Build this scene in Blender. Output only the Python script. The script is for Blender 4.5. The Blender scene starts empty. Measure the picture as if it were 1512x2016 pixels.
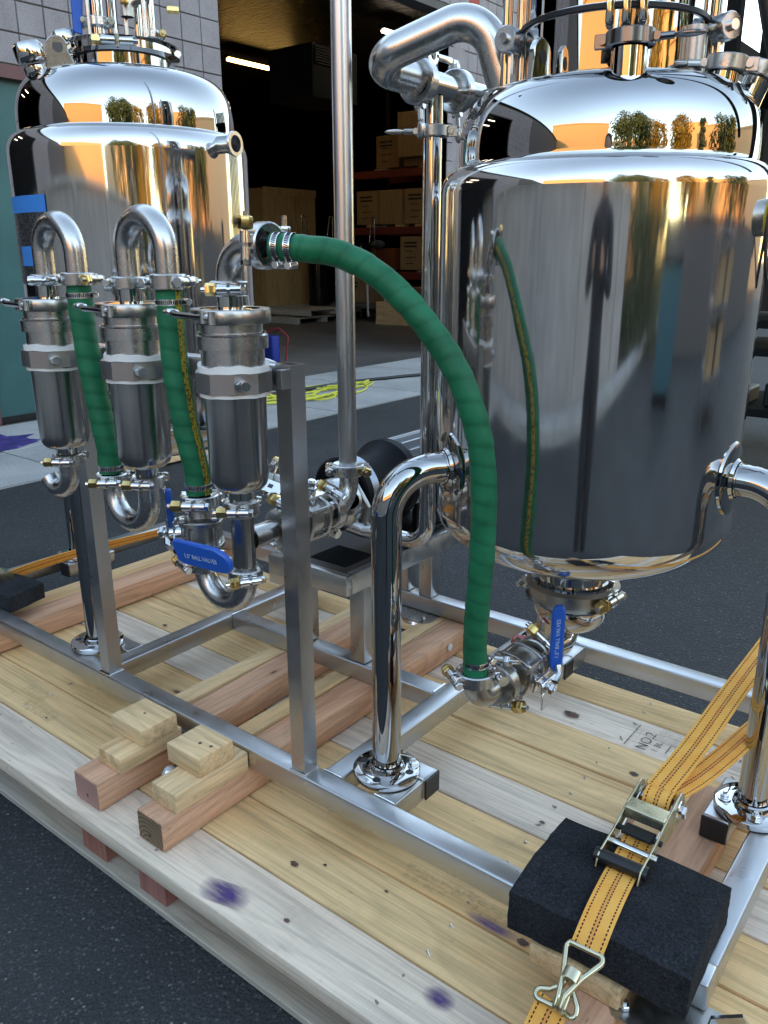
import bpy, bmesh, math, random
from mathutils import Vector, Matrix, Quaternion
random.seed(7)
R = math.radians
S = bpy.context.scene
C = S.collection
H = 1.24                      # everything below is written with the lens height as z = 0 and lifted by H at the end

# ---------------------------------------------------------------- camera, sky, sun, exposure
cam = bpy.data.cameras.new('camera')
cam.sensor_fit = 'VERTICAL'; cam.sensor_height = 36.0; cam.lens = 36.0 * 1611.3 / 2016.0
cam.clip_start = 0.02; cam.clip_end = 500
co = bpy.data.objects.new('camera', cam); C.objects.link(co)
pit, yaw, roll = R(17.555), R(128.246), R(.123)
F = Vector((math.cos(yaw)*math.cos(pit), math.sin(yaw)*math.cos(pit), -math.sin(pit)))
Rt = Vector((math.sin(yaw), -math.cos(yaw), 0)); Dn = F.cross(Rt)
r2 = Rt*math.cos(roll) + Dn*math.sin(roll); d2 = -Rt*math.sin(roll) + Dn*math.cos(roll)
M = Matrix((r2, -d2, -F)).transposed().to_4x4(); M.translation = (0, 0, H)
co.matrix_world = M
S.camera = co
W = bpy.data.worlds.new('World'); S.world = W; W.use_nodes = True
wn = W.node_tree.nodes; wl = W.node_tree.links
SUN_EL, SUN_AZ = R(10.5), R(152)
sky = wn.new('ShaderNodeTexSky'); sky.sky_type = 'NISHITA'; sky.sun_disc = False
sky.sun_elevation = SUN_EL; sky.sun_rotation = R(90) - SUN_AZ; sky.air_density = 1.0; sky.dust_density = .1; sky.ozone_density = 1.0
bg = wn['Background']; bg.inputs['Strength'].default_value = 0.15
wl.new(sky.outputs[0], bg.inputs['Color'])
sl = bpy.data.lights.new('sun', 'SUN'); sl.energy = 2.0; sl.angle = R(.6); sl.color = (1.0, .62, .30)
so = bpy.data.objects.new('sun', sl); C.objects.link(so)
sd = Vector((math.cos(SUN_AZ)*math.cos(SUN_EL), math.sin(SUN_AZ)*math.cos(SUN_EL), math.sin(SUN_EL)))
so.rotation_euler = sd.to_track_quat('Z', 'Y').to_euler(); so.location = (-20, 10, 12)
S.view_settings.view_transform = 'Standard'; S.view_settings.look = 'None'
S.view_settings.gamma = 1; S.view_settings.use_curve_mapping = False
S.view_settings.exposure = 2.9
S.view_settings.use_white_balance = True; S.view_settings.white_balance_temperature = 7900; S.view_settings.white_balance_tint = 14   # the phone's automatic white balance in blue open shade
S.cycles.max_bounces = 8; S.cycles.glossy_bounces = 5; S.cycles.diffuse_bounces = 3
S.cycles.use_denoising = True; S.cycles.sample_clamp_indirect = 6

# ---------------------------------------------------------------- materials
def mat(name, base=(.5,.5,.5), rough=.5, metal=0.0, spec=.5):
    m = bpy.data.materials.new(name); m.use_nodes = True
    b = m.node_tree.nodes['Principled BSDF']
    b.inputs['Base Color'].default_value = (*base, 1); b.inputs['Roughness'].default_value = rough
    b.inputs['Metallic'].default_value = metal; b.inputs['Specular IOR Level'].default_value = spec
    return m
def NT(m): return m.node_tree.nodes, m.node_tree.links, m.node_tree.nodes['Principled BSDF']
def tex(m, kind, scale, stretch=(1,1,1), rnd=True, coord='Object', **kw):
    n, l, b = NT(m)
    tc = n.new('ShaderNodeTexCoord'); mp = n.new('ShaderNodeMapping'); mp.inputs['Scale'].default_value = stretch
    src = tc.outputs[coord]
    if rnd:
        oi = n.new('ShaderNodeObjectInfo'); mu = n.new('ShaderNodeVectorMath'); mu.operation = 'SCALE'
        cmb = n.new('ShaderNodeCombineXYZ')
        for i in range(3): l.new(oi.outputs['Random'], cmb.inputs[i])
        l.new(cmb.outputs[0], mu.inputs[0]); mu.inputs['Scale'].default_value = 37.0
        ad = n.new('ShaderNodeVectorMath'); l.new(src, ad.inputs[0]); l.new(mu.outputs[0], ad.inputs[1]); src = ad.outputs[0]
    l.new(src, mp.inputs['Vector'])
    t = n.new('ShaderNodeTex'+kind); t.inputs['Scale'].default_value = scale
    for k, v in kw.items(): t.inputs[k].default_value = v
    l.new(mp.outputs[0], t.inputs['Vector'])
    return t
def ramp(m, src, stops):
    n, l, b = NT(m); r = n.new('ShaderNodeValToRGB')
    e = r.color_ramp.elements
    while len(e) < len(stops): e.new(.5)
    for i, (p, c) in enumerate(stops):
        e[i].position = p; e[i].color = (*c, 1) if len(c) == 3 else c
    l.new(src, r.inputs[0]); return r
def mix(m, fac, a, b_, mode='MIX'):
    n, l, b = NT(m); x = n.new('ShaderNodeMix'); x.data_type = 'RGBA'; x.blend_type = mode
    for s, v in ((0, fac), (6, a), (7, b_)):
        if hasattr(v, 'links') or hasattr(v, 'is_linked'): l.new(v, x.inputs[s])
        elif isinstance(v, tuple): x.inputs[s].default_value = (*v, 1)
        else: x.inputs[s].default_value = v
    return x.outputs[2]
def bump(m, src, strength=.2, dist=.01):
    n, l, b = NT(m); u = n.new('ShaderNodeBump'); u.inputs['Strength'].default_value = strength; u.inputs['Distance'].default_value = dist
    l.new(src, u.inputs['Height']); l.new(u.outputs[0], b.inputs['Normal'])
def setc(m, src): n, l, b = NT(m); l.new(src, b.inputs['Base Color'])
def g(v): return (v, v, v)

def steel(name, base, r0, r1, stretch=(1,1,1), scale=30, wav=.0, wscale=3):
    m = mat(name, base, r0, 1.0); n, l, b = NT(m)
    t = tex(m, 'Noise', scale, stretch, rnd=False, Detail=4.0)
    r = ramp(m, t.outputs[0], [(.3, g(r0)), (.7, g(r1))]); l.new(r.outputs[0], b.inputs['Roughness'])
    t2 = tex(m, 'Noise', scale*.4, stretch, rnd=True, Detail=3.0)
    c = ramp(m, t2.outputs[0], [(.25, tuple(x*.94 for x in base)), (.75, tuple(min(1, x*1.04) for x in base))]); setc(m, c.outputs[0])
    if wav:
        t3 = tex(m, 'Noise', wscale, (1,1,.6), rnd=False, Detail=1.0); bump(m, t3.outputs[0], wav, .02)
    return m
MIR = steel('mirror_polished_steel', (.435,.432,.435), .018, .035, scale=9, wav=.035, wscale=5)
MIRP = steel('polished_pipe_steel', (.58,.57,.56), .03, .09, scale=20, wav=.02, wscale=14)
BODY = steel('polished_shell_steel', (.62,.60,.59), .045, .085, (6,6,.8), scale=6, wav=.02, wscale=3.5)
SAT = steel('satin_steel', (.56,.55,.54), .24, .29, (1,1,1), scale=60)
SATV = steel('satin_shell_steel', (.48,.465,.45), .15, .27, (8,8,.4), scale=12)
FLG = steel('polished_flange_steel', (.60,.59,.585), .04, .10, scale=30)
TUBX = steel('brushed_tube_steel', (.53,.53,.535), .26, .42, (1.2,1.2,1.2), scale=14)
GALV = steel('worn_stand_steel', (.56,.56,.55), .25, .5, (1,1,1), scale=22)
CAST = steel('cast_steel', (.46,.45,.43), .24, .42, scale=40)
n_, l_, b_ = NT(BODY); b_.inputs['Metallic'].default_value = .98
n_, l_, b_ = NT(CAST); t = tex(CAST, 'Noise', 220, rnd=False); bump(CAST, t.outputs[0], .18, .001)
ZINC = steel('bright_zinc', (.74,.74,.74), .12, .25, scale=50)
YZ = steel('yellow_zinc', (.66,.60,.42), .18, .34, scale=40)
BRP = steel('brushed_pipe_steel', (.58,.57,.575), .27, .36, (6,6,.3), scale=14)
BRKT = steel('brushed_bracket_steel', (.36,.35,.345), .34, .5, scale=30)
STDT = mat('dark_stand_plate', (.10,.10,.105), .3, .6)
BRASS = mat('brass', (.72,.50,.20), .22, 1.0)
BLK = mat('black_plastic', (.012,.012,.014), .38)
MOTB = mat('black_motor_paint', (.006,.006,.008), .5, 0, .12)
DARK = mat('black_rack_metal', (.012,.013,.016), .5, .3)
WHT = mat('white_gasket', (.78,.78,.76), .55)
BLUE = mat('blue_vinyl_grip', (.005,.10,.47), .32)
t = tex(BLUE, 'Noise', 60, rnd=False); bump(BLUE, t.outputs[0], .1, .002)
PRINT = mat('faint_white_print', (.45,.55,.70), .6)
TAPE = mat('blue_painters_tape', (.01,.21,.62), .65)
LABEL = mat('grey_label_plate', (.22,.23,.24), .4, .6)
RED = mat('dark_red_paint', (.20,.035,.03), .55)
REDP = mat('red_plastic', (.5,.02,.02), .35)
LCARD = mat('inkjet_black', (.03,.03,.03), .8)

def wood(name, tint, dark, axis, knots=1.0, grain=1.0, weather=0.0):
    m = mat(name, tint, .72, 0, .25); n, l, b = NT(m)
    st = {'x': (.9,14,14), 'y': (14,.9,14), 'z': (14,14,.9)}[axis]
    s2 = {'x': (.5,4,4), 'y': (4,.5,4), 'z': (4,4,.5)}[axis]
    t1 = tex(m, 'Noise', 3.2, st, Detail=6.0, Roughness=.62, Distortion=.6)
    t2 = tex(m, 'Noise', 1.6, s2, Detail=4.0, Distortion=1.6)
    wv = tex(m, 'Noise', 1.1, s2, Detail=1.0)
    # cathedral rings from a distorted low noise
    mul = n.new('ShaderNodeMath'); mul.operation = 'MULTIPLY'; l.new(wv.outputs[0], mul.inputs[0]); mul.inputs[1].default_value = 26
    fr = n.new('ShaderNodeMath'); fr.operation = 'FRACT'; l.new(mul.outputs[0], fr.inputs[0])
    rg = ramp(m, fr.outputs[0], [(0, g(1)), (.55, g(.93)), (.86, g(.72*grain + (1-grain))), (1, g(.97))])
    c1 = ramp(m, t1.outputs[0], [(.3, tuple(.72*x for x in tint)), (.52, tint), (.72, tuple(min(1, 1.1*x) for x in tint))])
    c2 = ramp(m, t2.outputs[0], [(.28, dark), (.5, (1,1,1)), (.8, (1.0,1.0,1.0))])
    col = mix(m, .75, c1.outputs[0], c2.outputs[0], 'MULTIPLY')
    col = mix(m, .5, col, rg.outputs[0], 'MULTIPLY')
    s3 = {'x': (.7,60,60), 'y': (60,.7,60), 'z': (60,60,.7)}[axis]; s4 = {'x': (60,2,2), 'y': (2,60,2), 'z': (2,2,60)}[axis]
    t7 = tex(m, 'Noise', 5, s3, Detail=3.0); t8 = tex(m, 'Noise', 3.2, s4, Detail=2.0)
    col = mix(m, .8, col, ramp(m, t7.outputs[0], [(.34, g(.80)), (.5, g(1.0)), (.7, g(1.08))]).outputs[0], 'MULTIPLY')
    col = mix(m, .12, col, ramp(m, t8.outputs[0], [(.36, g(.82)), (.55, g(1.03))]).outputs[0], 'MULTIPLY')
    spk = tex(m, 'Voronoi', 26, {'x': (.4,1,1), 'y': (1,.4,1), 'z': (1,1,.4)}[axis])
    col = mix(m, ramp(m, spk.outputs['Distance'], [(0, g(.55)), (.05, g(.3)), (.08, g(0))]).outputs[0], col, (.20,.15,.11))
    oi = n.new('ShaderNodeObjectInfo')
    rr = ramp(m, oi.outputs['Random'], [(0, (.86,.85,.84)), (.5, (1,1,1)), (1, (.97,.93,.86))])
    col = mix(m, .9, col, rr.outputs[0], 'MULTIPLY')
    if weather:
        tw = tex(m, 'Noise', 5, s2, Detail=5.0)
        rw = ramp(m, tw.outputs[0], [(.42, g(0)), (.62, g(weather))])
        col = mix(m, rw.outputs[0], col, (.40,.375,.35))
    if knots:
        ks = {'x': (1,2.2,2.2), 'y': (2.2,1,2.2), 'z': (2.2,2.2,1)}[axis]
        vo = tex(m, 'Voronoi', 2.3, ks); vo.inputs['Randomness'].default_value = 1
        kr = ramp(m, vo.outputs['Distance'], [(0, g(1)), (.035*knots, g(.9)), (.05*knots, g(.25)), (.10*knots, g(0))])
        col = mix(m, kr.outputs[0], col, (.13,.075,.045))
    ds = tex(m, 'Noise', 7, (1,1,1), Detail=8.0, Roughness=.7)
    dr = ramp(m, ds.outputs[0], [(.58, g(0)), (.72, g(.22))])
    col = mix(m, dr.outputs[0], col, (.16,.14,.12))
    setc(m, col); bump(m, t1.outputs[0], .35, .003)
    return m
WY = wood('yellow_pine_x', (.88,.58,.30), (.88,.77,.64), 'x')
WW = wood('pale_weathered_pine_x', (.93,.75,.60), (.88,.85,.83), 'x', weather=.18)
WG = wood('grey_pine_x', (.55,.49,.41), (.76,.74,.72), 'x', weather=.45)
WP = wood('pink_fir_y', (.76,.42,.265), (.84,.66,.56), 'y', knots=.8)
WC = wood('cream_fir_y', (.88,.59,.33), (.86,.72,.58), 'y', knots=.7)
WCX = wood('cream_block_x', (.90,.61,.34), (.84,.74,.6), 'x', knots=.6)
WPK = wood('pink_painted_block', (.46,.20,.16), (.86,.7,.66), 'z', knots=0)
PLY = wood('warehouse_plywood', (.56,.36,.17), (.8,.7,.6), 'z', knots=.5)
CARD = wood('cardboard', (.34,.21,.11), (.9,.86,.8), 'z', knots=0, grain=0)
CARD2 = wood('pale_cardboard', (.42,.29,.16), (.9,.86,.8), 'z', knots=0, grain=0)

ASPH = mat('asphalt', (.035,.037,.042), .78, 0, .35)
t1 = tex(ASPH, 'Noise', 1.3, rnd=False, Detail=5.0, Roughness=.6); t2 = tex(ASPH, 'Voronoi', 130, rnd=False)
t3 = tex(ASPH, 'Noise', 260, rnd=False, Detail=2.0); t4 = tex(ASPH, 'Voronoi', 62, rnd=False); t5 = tex(ASPH, 'Voronoi', 110, rnd=False)
c1 = ramp(ASPH, t1.outputs[0], [(.3, (.021,.022,.024)), (.55, (.031,.032,.034)), (.75, (.046,.046,.047))])
c = mix(ASPH, .7, c1.outputs[0], ramp(ASPH, t3.outputs[0], [(.35, g(.45)), (.65, g(1.75))]).outputs[0], 'MULTIPLY')
def specks(t, thr, lim, colr, c):
    n, l, b = NT(ASPH); sp = n.new('ShaderNodeSeparateColor'); l.new(t.outputs['Color'], sp.inputs[0])
    gt = n.new('ShaderNodeMath'); gt.operation = 'GREATER_THAN'; l.new(sp.outputs[0], gt.inputs[0]); gt.inputs[1].default_value = lim
    r = ramp(ASPH, t.outputs['Distance'], [(0, g(1)), (thr, g(.85)), (thr*1.35, g(0))])
    m_ = n.new('ShaderNodeMath'); m_.operation = 'MULTIPLY'; l.new(gt.outputs[0], m_.inputs[0]); l.new(r.outputs[0], m_.inputs[1])
    return mix(ASPH, m_.outputs[0], c, colr)
c = specks(t4, .14, .80, (.22,.215,.20), c)
c = specks(t5, .28, .55, (.085,.085,.085), c)
setc(ASPH, c); bump(ASPH, t2.outputs['Distance'], .55, .006)
CONC = mat('concrete', (.40,.395,.38), .85, 0, .3)
t1 = tex(CONC, 'Noise', 1.7, Detail=7.0, Roughness=.65); t2 = tex(CONC, 'Noise', 70, Detail=3.0)
c = mix(CONC, .8, ramp(CONC, t1.outputs[0], [(.3, (.30,.30,.295)), (.6, (.43,.425,.41)), (.8, (.50,.495,.48))]).outputs[0], ramp(CONC, t2.outputs[0], [(.3, g(.8)), (.7, g(1.1))]).outputs[0], 'MULTIPLY')
setc(CONC, c); bump(CONC, t2.outputs[0], .3, .004)
FLR = mat('warehouse_concrete', (.16,.155,.15), .45, 0, .4)
t1 = tex(FLR, 'Noise', 1.1, rnd=False, Detail=6.0)
setc(FLR, ramp(FLR, t1.outputs[0], [(.3, (.09,.088,.085)), (.7, (.19,.185,.175))]).outputs[0])
BLOCK = mat('painted_block', (.40,.37,.37), .8, 0, .3)
t1 = tex(BLOCK, 'Noise', 4, Detail=6.0); t2 = tex(BLOCK, 'Noise', 90, Detail=3.0)
c = mix(BLOCK, .8, ramp(BLOCK, t1.outputs[0], [(.3, (.235,.212,.225)), (.7, (.31,.285,.30))]).outputs[0], ramp(BLOCK, t2.outputs[0], [(.3, g(.82)), (.7, g(1.12))]).outputs[0], 'MULTIPLY')
setc(BLOCK, c); bump(BLOCK, t2.outputs[0], .5, .006)
REDB = mat('red_painted_block', (.35,.075,.06), .8, 0, .3)
MORT = mat('mortar', (.10,.095,.095), .9)
TEAL = mat('teal_door_paint', (.02,.10,.10), .5)
t1 = tex(TEAL, 'Noise', 2, rnd=False, Detail=4.0); setc(TEAL, ramp(TEAL, t1.outputs[0], [(.3, (.018,.085,.088)), (.7, (.028,.125,.12))]).outputs[0])
MAROON = mat('maroon_frame_paint', (.13,.05,.05), .55)
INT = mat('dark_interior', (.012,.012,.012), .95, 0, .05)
FOIL = mat('foil_insulation', (.05,.042,.03), .4, .5)
t1 = tex(FOIL, 'Noise', 2.5, (1,4,1), rnd=False, Detail=6.0, Distortion=2.0); bump(FOIL, t1.outputs[0], 1.0, .08)
LAMP = mat('fluorescent_tube', (1,.8,.4), .5); n_, l_, b_ = NT(LAMP); b_.inputs['Emission Color'].default_value = (1,.66,.22,1); b_.inputs['Emission Strength'].default_value = 2.6
LAMPW = mat('white_fluorescent_tube', (1,1,1), .5); n_, l_, b_ = NT(LAMPW); b_.inputs['Emission Color'].default_value = (1,.95,.85,1); b_.inputs['Emission Strength'].default_value = 1.8
HOSE = mat('green_rubber_hose', (.004,.115,.070), .5, 0, .25)
t1 = tex(HOSE, 'Noise', 22, rnd=False, Detail=4.0)
t2 = tex(HOSE, 'Noise', 150, rnd=False, Detail=2.0)
n, l, b = NT(HOSE); sa = n.new('ShaderNodeAttribute'); sa.attribute_name = 'seam'
hc_ = ramp(HOSE, t1.outputs[0], [(.3, (.0005,.105,.046)), (.5, (.001,.142,.064)), (.75, (.002,.172,.080))]).outputs[0]; td = tex(HOSE, 'Noise', 9, rnd=False, Detail=6.0)
hc_ = mix(HOSE, ramp(HOSE, sa.outputs['Fac'], [(0, g(0)), (1, g(.5))]).outputs[0], hc_, (.001,.055,.034))
setc(HOSE, mix(HOSE, ramp(HOSE, td.outputs[0], [(.60, g(0)), (.80, g(.10))]).outputs[0], hc_, (.06,.11,.09))); bump(HOSE, t2.outputs[0], .25, .001)
HSTR = mat('yellow_hose_stripe', (.38,.28,.02), .5)
t1 = tex(HSTR, 'Noise', 330, (1,1,.6), rnd=False, Detail=1.0)
setc(HSTR, ramp(HSTR, t1.outputs[0], [(.50, (.40,.29,.02)), (.60, (.05,.04,.01))]).outputs[0])
FOAM = mat('black_foam', (.016,.018,.022), .95, 0, .15)
t1 = tex(FOAM, 'Noise', 230, rnd=False, Detail=4.0, Roughness=.8); t2 = tex(FOAM, 'Noise', 14, rnd=False, Detail=4.0)
c = mix(FOAM, .9, ramp(FOAM, t1.outputs[0], [(.36, (.014,.015,.018)), (.55, (.036,.039,.046)), (.72, (.080,.085,.098))]).outputs[0], ramp(FOAM, t2.outputs[0], [(.3, g(.7)), (.7, g(1.2))]).outputs[0], 'MULTIPLY')
setc(FOAM, c); bump(FOAM, t1.outputs[0], 1.0, .006)
ORNG = mat('orange_webbing', (.80,.33,.035), .7, 0, .3)
n, l, b = NT(ORNG)
uvn = n.new('ShaderNodeUVMap'); sep = n.new('ShaderNodeSeparateXYZ'); l.new(uvn.outputs[0], sep.inputs[0])
def band(src, c0, w):
    a = n.new('ShaderNodeMath'); a.operation = 'SUBTRACT'; l.new(src, a.inputs[0]); a.inputs[1].default_value = c0
    a2 = n.new('ShaderNodeMath'); a2.operation = 'ABSOLUTE'; l.new(a.outputs[0], a2.inputs[0])
    a3 = n.new('ShaderNodeMath'); a3.operation = 'LESS_THAN'; l.new(a2.outputs[0], a3.inputs[0]); a3.inputs[1].default_value = w
    return a3.outputs[0]
def madd(a, b2, op='ADD'):
    x = n.new('ShaderNodeMath'); x.operation = op; x.use_clamp = True
    for i, v in enumerate((a, b2)):
        if isinstance(v, float): x.inputs[i].default_value = v
        else: l.new(v, x.inputs[i])
    return x.outputs[0]
ln = madd(madd(band(sep.outputs[0], .12, .024), band(sep.outputs[0], .88, .024)), madd(band(sep.outputs[0], .44, .022), band(sep.outputs[0], .56, .022)))
sn = n.new('ShaderNodeMath'); sn.operation = 'MULTIPLY'; l.new(sep.outputs[1], sn.inputs[0]); sn.inputs[1].default_value = 1000
si = n.new('ShaderNodeMath'); si.operation = 'SINE'; l.new(sn.outputs[0], si.inputs[0])
gt = n.new('ShaderNodeMath'); gt.operation = 'GREATER_THAN'; l.new(si.outputs[0], gt.inputs[0]); gt.inputs[1].default_value = -.45
dash = madd(ln, gt.outputs[0], 'MULTIPLY')
mid = madd(band(sep.outputs[0], .5, .055), .35, 'MULTIPLY')
tn = tex(ORNG, 'Noise', 40, rnd=False, Detail=3.0)
basec = ramp(ORNG, tn.outputs[0], [(.3, (.96,.40,.075)), (.7, (1.0,.50,.115))]).outputs[0]
cc = mix(ORNG, mid, basec, (.60,.12,.06)); cc = mix(ORNG, dash, cc, (.05,.012,.01)); setc(ORNG, cc)
tb = tex(ORNG, 'Wave', 260, (1,1,1), rnd=False); bump(ORNG, tb.outputs[0], .25, .001)
STUC = mat('orange_stucco', (.62,.36,.16), .9, 0, .2)
STUC2 = mat('tan_stucco', (.55,.40,.25), .9, 0, .2)
GLAS = mat('dark_window_glass', (.03,.04,.05), .08)
LEAFD = mat('dark_leaves', (.045,.07,.02), .7); LEAFY = mat('autumn_leaves', (.20,.13,.015), .7); LEAFG = mat('olive_leaves', (.09,.10,.02), .7)
BARK = mat('bark', (.08,.06,.045), .9)
SKIN = mat('skin', (.45,.27,.19), .55); CLOTH = mat('navy_cloth', (.014,.016,.024), .85); JEAN = mat('dark_jeans', (.012,.015,.025), .85); HAIR = mat('dark_hair', (.02,.014,.01), .6)
YCORD = mat('yellow_cord', (.62,.60,.05), .5)
BLUF = mat('blue_fabric', (.008,.03,.25), .7)

# ---------------------------------------------------------------- mesh helpers
class MB:
    def __init__(s): s.v = []; s.f = []; s.sm = []
    def add(s, vs, fs, smooth=True):
        o = len(s.v); s.v += [Vector(x) for x in vs]; s.f += [tuple(o+i for i in f) for f in fs]; s.sm += [smooth]*len(fs); return s
    def bm(s, b, mx=None, smooth=True):
        b.verts.ensure_lookup_table()
        vs = [(mx @ v.co if mx else v.co.copy()) for v in b.verts]
        s.add(vs, [tuple(v.index for v in f.verts) for f in b.faces], smooth); b.free(); return s
    def box(s, x0, x1, y0, y1, z0, z1, bev=0.0, seg=1, mx=None):
        b = bmesh.new(); bmesh.ops.create_cube(b, size=1)
        for v in b.verts: v.co = Vector((x0+(v.co.x+.5)*(x1-x0), y0+(v.co.y+.5)*(y1-y0), z0+(v.co.z+.5)*(z1-z0)))
        if bev: bmesh.ops.bevel(b, geom=b.edges[:], offset=bev, segments=seg, profile=.5, affect='EDGES')
        b.verts.index_update(); return s.bm(b, mx, bool(bev))
    def obox(s, c, ax, ay, az, sx, sy, sz, bev=0.0, seg=1):
        ax, ay, az = [Vector(a).normalized() for a in (ax, ay, az)]
        m = Matrix((ax, ay, az)).transposed().to_4x4(); m.translation = Vector(c)
        return s.box(-sx/2, sx/2, -sy/2, sy/2, -sz/2, sz/2, bev, seg, m)
    def lathe(s, prof, c=(0,0,0), axis=(0,0,1), n=32, flat=False):
        a = Vector(axis).normalized(); u = a.orthogonal().normalized(); w = a.cross(u); c = Vector(c)
        vs = []; fs = []
        for (r, z) in prof:
            for k in range(n):
                t = 2*math.pi*k/n; vs.append(c + a*z + (u*math.cos(t) + w*math.sin(t))*max(r, 1e-5))
        for i in range(len(prof)-1):
            for k in range(n):
                k2 = (k+1) % n; fs.append((i*n+k, i*n+k2, (i+1)*n+k2, (i+1)*n+k))
        return s.add(vs, fs, not flat)
    def cyl(s, p0, p1, r, n=20, r2=None, cap=True, flat=False):
        p0, p1 = Vector(p0), Vector(p1); L = (p1-p0).length; r2 = r if r2 is None else r2
        pr = [(r, 0), (r2, L)]
        if cap: pr = [(0, 0)] + pr + [(0, L)]
        return s.lathe(pr, p0, p1-p0, n, flat)
    def hexn(s, p0, p1, r, chamf=True):
        p0, p1 = Vector(p0), Vector(p1); L = (p1-p0).length
        pr = [(0,0), (r*.86,0), (r, L*.15), (r, L*.85), (r*.86, L), (0, L)]
        return s.lathe(pr, p0, p1-p0, 6, True)
    def tube(s, pts, r, n=20, cap=False, rf=None, closed=False):
        P = [Vector(p) for p in pts]; m = len(P)
        T = []
        for i in range(m):
            a = P[max(i-1, 0)]; b = P[min(i+1, m-1)]; T.append((b-a).normalized())
        u = T[0].orthogonal().normalized(); vs = []; fs = []; L = 0
        for i in range(m):
            if i:
                q = T[i-1].rotation_difference(T[i]); u = (q @ u).normalized(); L += (P[i]-P[i-1]).length
            w = T[i].cross(u)
            for k in range(n):
                t = 2*math.pi*k/n; rr = r if rf is None else r*rf(L, t)
                vs.append(P[i] + (u*math.cos(t) + w*math.sin(t))*rr)
        for i in range(m-1):
            for k in range(n):
                k2 = (k+1) % n; fs.append((i*n+k, i*n+k2, (i+1)*n+k2, (i+1)*n+k))
        if cap: fs.append(tuple(range(n))[::-1]); fs.append(tuple((m-1)*n+k for k in range(n)))
        return s.add(vs, fs)
    def prism(s, poly, c, ux, uy, th, bev=0):
        c, ux, uy = Vector(c), Vector(ux).normalized(), Vector(uy).normalized(); nz = ux.cross(uy)
        b = bmesh.new(); vs = [b.verts.new(c + ux*x + uy*y - nz*th/2) for x, y in poly]; f = b.faces.new(vs)
        ex = bmesh.ops.extrude_face_region(b, geom=[f]); bmesh.ops.translate(b, vec=nz*th, verts=[e for e in ex['geom'] if isinstance(e, bmesh.types.BMVert)])
        bmesh.ops.recalc_face_normals(b, faces=b.faces[:])
        if bev: bmesh.ops.bevel(b, geom=b.edges[:], offset=bev, segments=1, affect='EDGES')
        b.verts.index_update(); return s.bm(b)
    def ell(s, c, ax, ay, az, rx, ry, rz, n=16):
        ax, ay, az = [Vector(a).normalized() for a in (ax, ay, az)]; c = Vector(c)
        vs = []; fs = []; m = n//2
        for i in range(m+1):
            p = math.pi*i/m
            for k in range(n):
                t = 2*math.pi*k/n; vs.append(c + ax*rx*math.sin(p)*math.cos(t) + ay*ry*math.sin(p)*math.sin(t) + az*rz*math.cos(p))
        for i in range(m):
            for k in range(n): fs.append((i*n+k, i*n+(k+1) % n, (i+1)*n+(k+1) % n, (i+1)*n+k))
        return s.add(vs, fs)
def fillet(pts, r, n=10):
    P = [Vector(p) for p in pts]; rs = r if isinstance(r, (list, tuple)) else [r]*(len(P)-2); out = [P[0]]
    for i in range(1, len(P)-1):
        a = (P[i-1]-P[i]).normalized(); b = (P[i+1]-P[i]).normalized(); ang = a.angle(b)
        if ang > math.pi-1e-3: out.append(P[i]); continue
        d = rs[i-1]/math.tan(ang/2); s0 = P[i]+a*d; s1 = P[i]+b*d
        cc = P[i] + (a+b).normalized()*(rs[i-1]/math.sin(ang/2))
        v0 = s0-cc; v1 = s1-cc; tot = v0.angle(v1); axx = v0.cross(v1)
        for k in range(n+1): out.append(cc + Quaternion(axx, tot*k/n) @ v0)
    out.append(P[-1]); return out
def spline(pts, n=12):
    P = [Vector(p) for p in pts]; P = [P[0]*2-P[1]] + P + [P[-1]*2-P[-2]]; out = []
    for i in range(1, len(P)-2):
        for k in range(n):
            t = k/n; a, b, c, d = P[i-1:i+3]
            out.append(.5*((2*b) + (c-a)*t + (2*a-5*b+4*c-d)*t*t + (3*b-a-3*c+d)*t**3))
    out.append(P[-2]); return out

def finish(me, angle=35):
    try: me.set_sharp_from_angle(angle=R(angle))
    except Exception: pass
ORG = {}
def org(o):
    return ORG.get(o.name, Vector((0,0,0))) if o else Vector((0,0,0))
def obj(name, mb, m, parent=None, uv=None, angle=35):
    """link a mesh; a child is stored relative to its thing's origin, a top-level mesh gets its origin at the middle of its base"""
    me = bpy.data.meshes.new(name)
    vs = mb.v
    if parent: o0 = org(parent)
    else:
        xs = [v.x for v in vs]; ys = [v.y for v in vs]; zs = [v.z for v in vs]
        o0 = Vector(((min(xs)+max(xs))/2, (min(ys)+max(ys))/2, min(zs)))
    me.from_pydata([v-o0 for v in vs], [], mb.f); me.validate()
    if len(me.polygons) == len(mb.sm): me.polygons.foreach_set('use_smooth', mb.sm)
    else: me.polygons.foreach_set('use_smooth', [True]*len(me.polygons))
    bm = bmesh.new(); bm.from_mesh(me)
    if uv is None: bmesh.ops.recalc_face_normals(bm, faces=bm.faces[:])
    bm.to_mesh(me); bm.free()
    finish(me, angle)
    me.materials.append(m)
    o = bpy.data.objects.new(name, me); C.objects.link(o)
    if parent: o.parent = parent; ORG[o.name] = o0
    else: o.location = o0; ORG[o.name] = o0
    if uv:
        ul = me.uv_layers.new(name='UVMap')
        for lp in me.loops: ul.data[lp.index].uv = uv[lp.vertex_index]
    return o
def tag(o, label, cat, group=None, kind=None):
    if label: o['label'] = label
    if cat: o['category'] = cat
    if group: o['group'] = group
    if kind: o['kind'] = kind
    return o
def thing(name, label, cat, loc, group=None):
    o = bpy.data.objects.new(name, None); C.objects.link(o); o.location = loc; o.empty_display_size = .1
    ORG[o.name] = Vector(loc); return tag(o, label, cat, group)
def struct(name, mb, m): o = obj(name, mb, m); o['kind'] = 'structure'; return o
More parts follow.
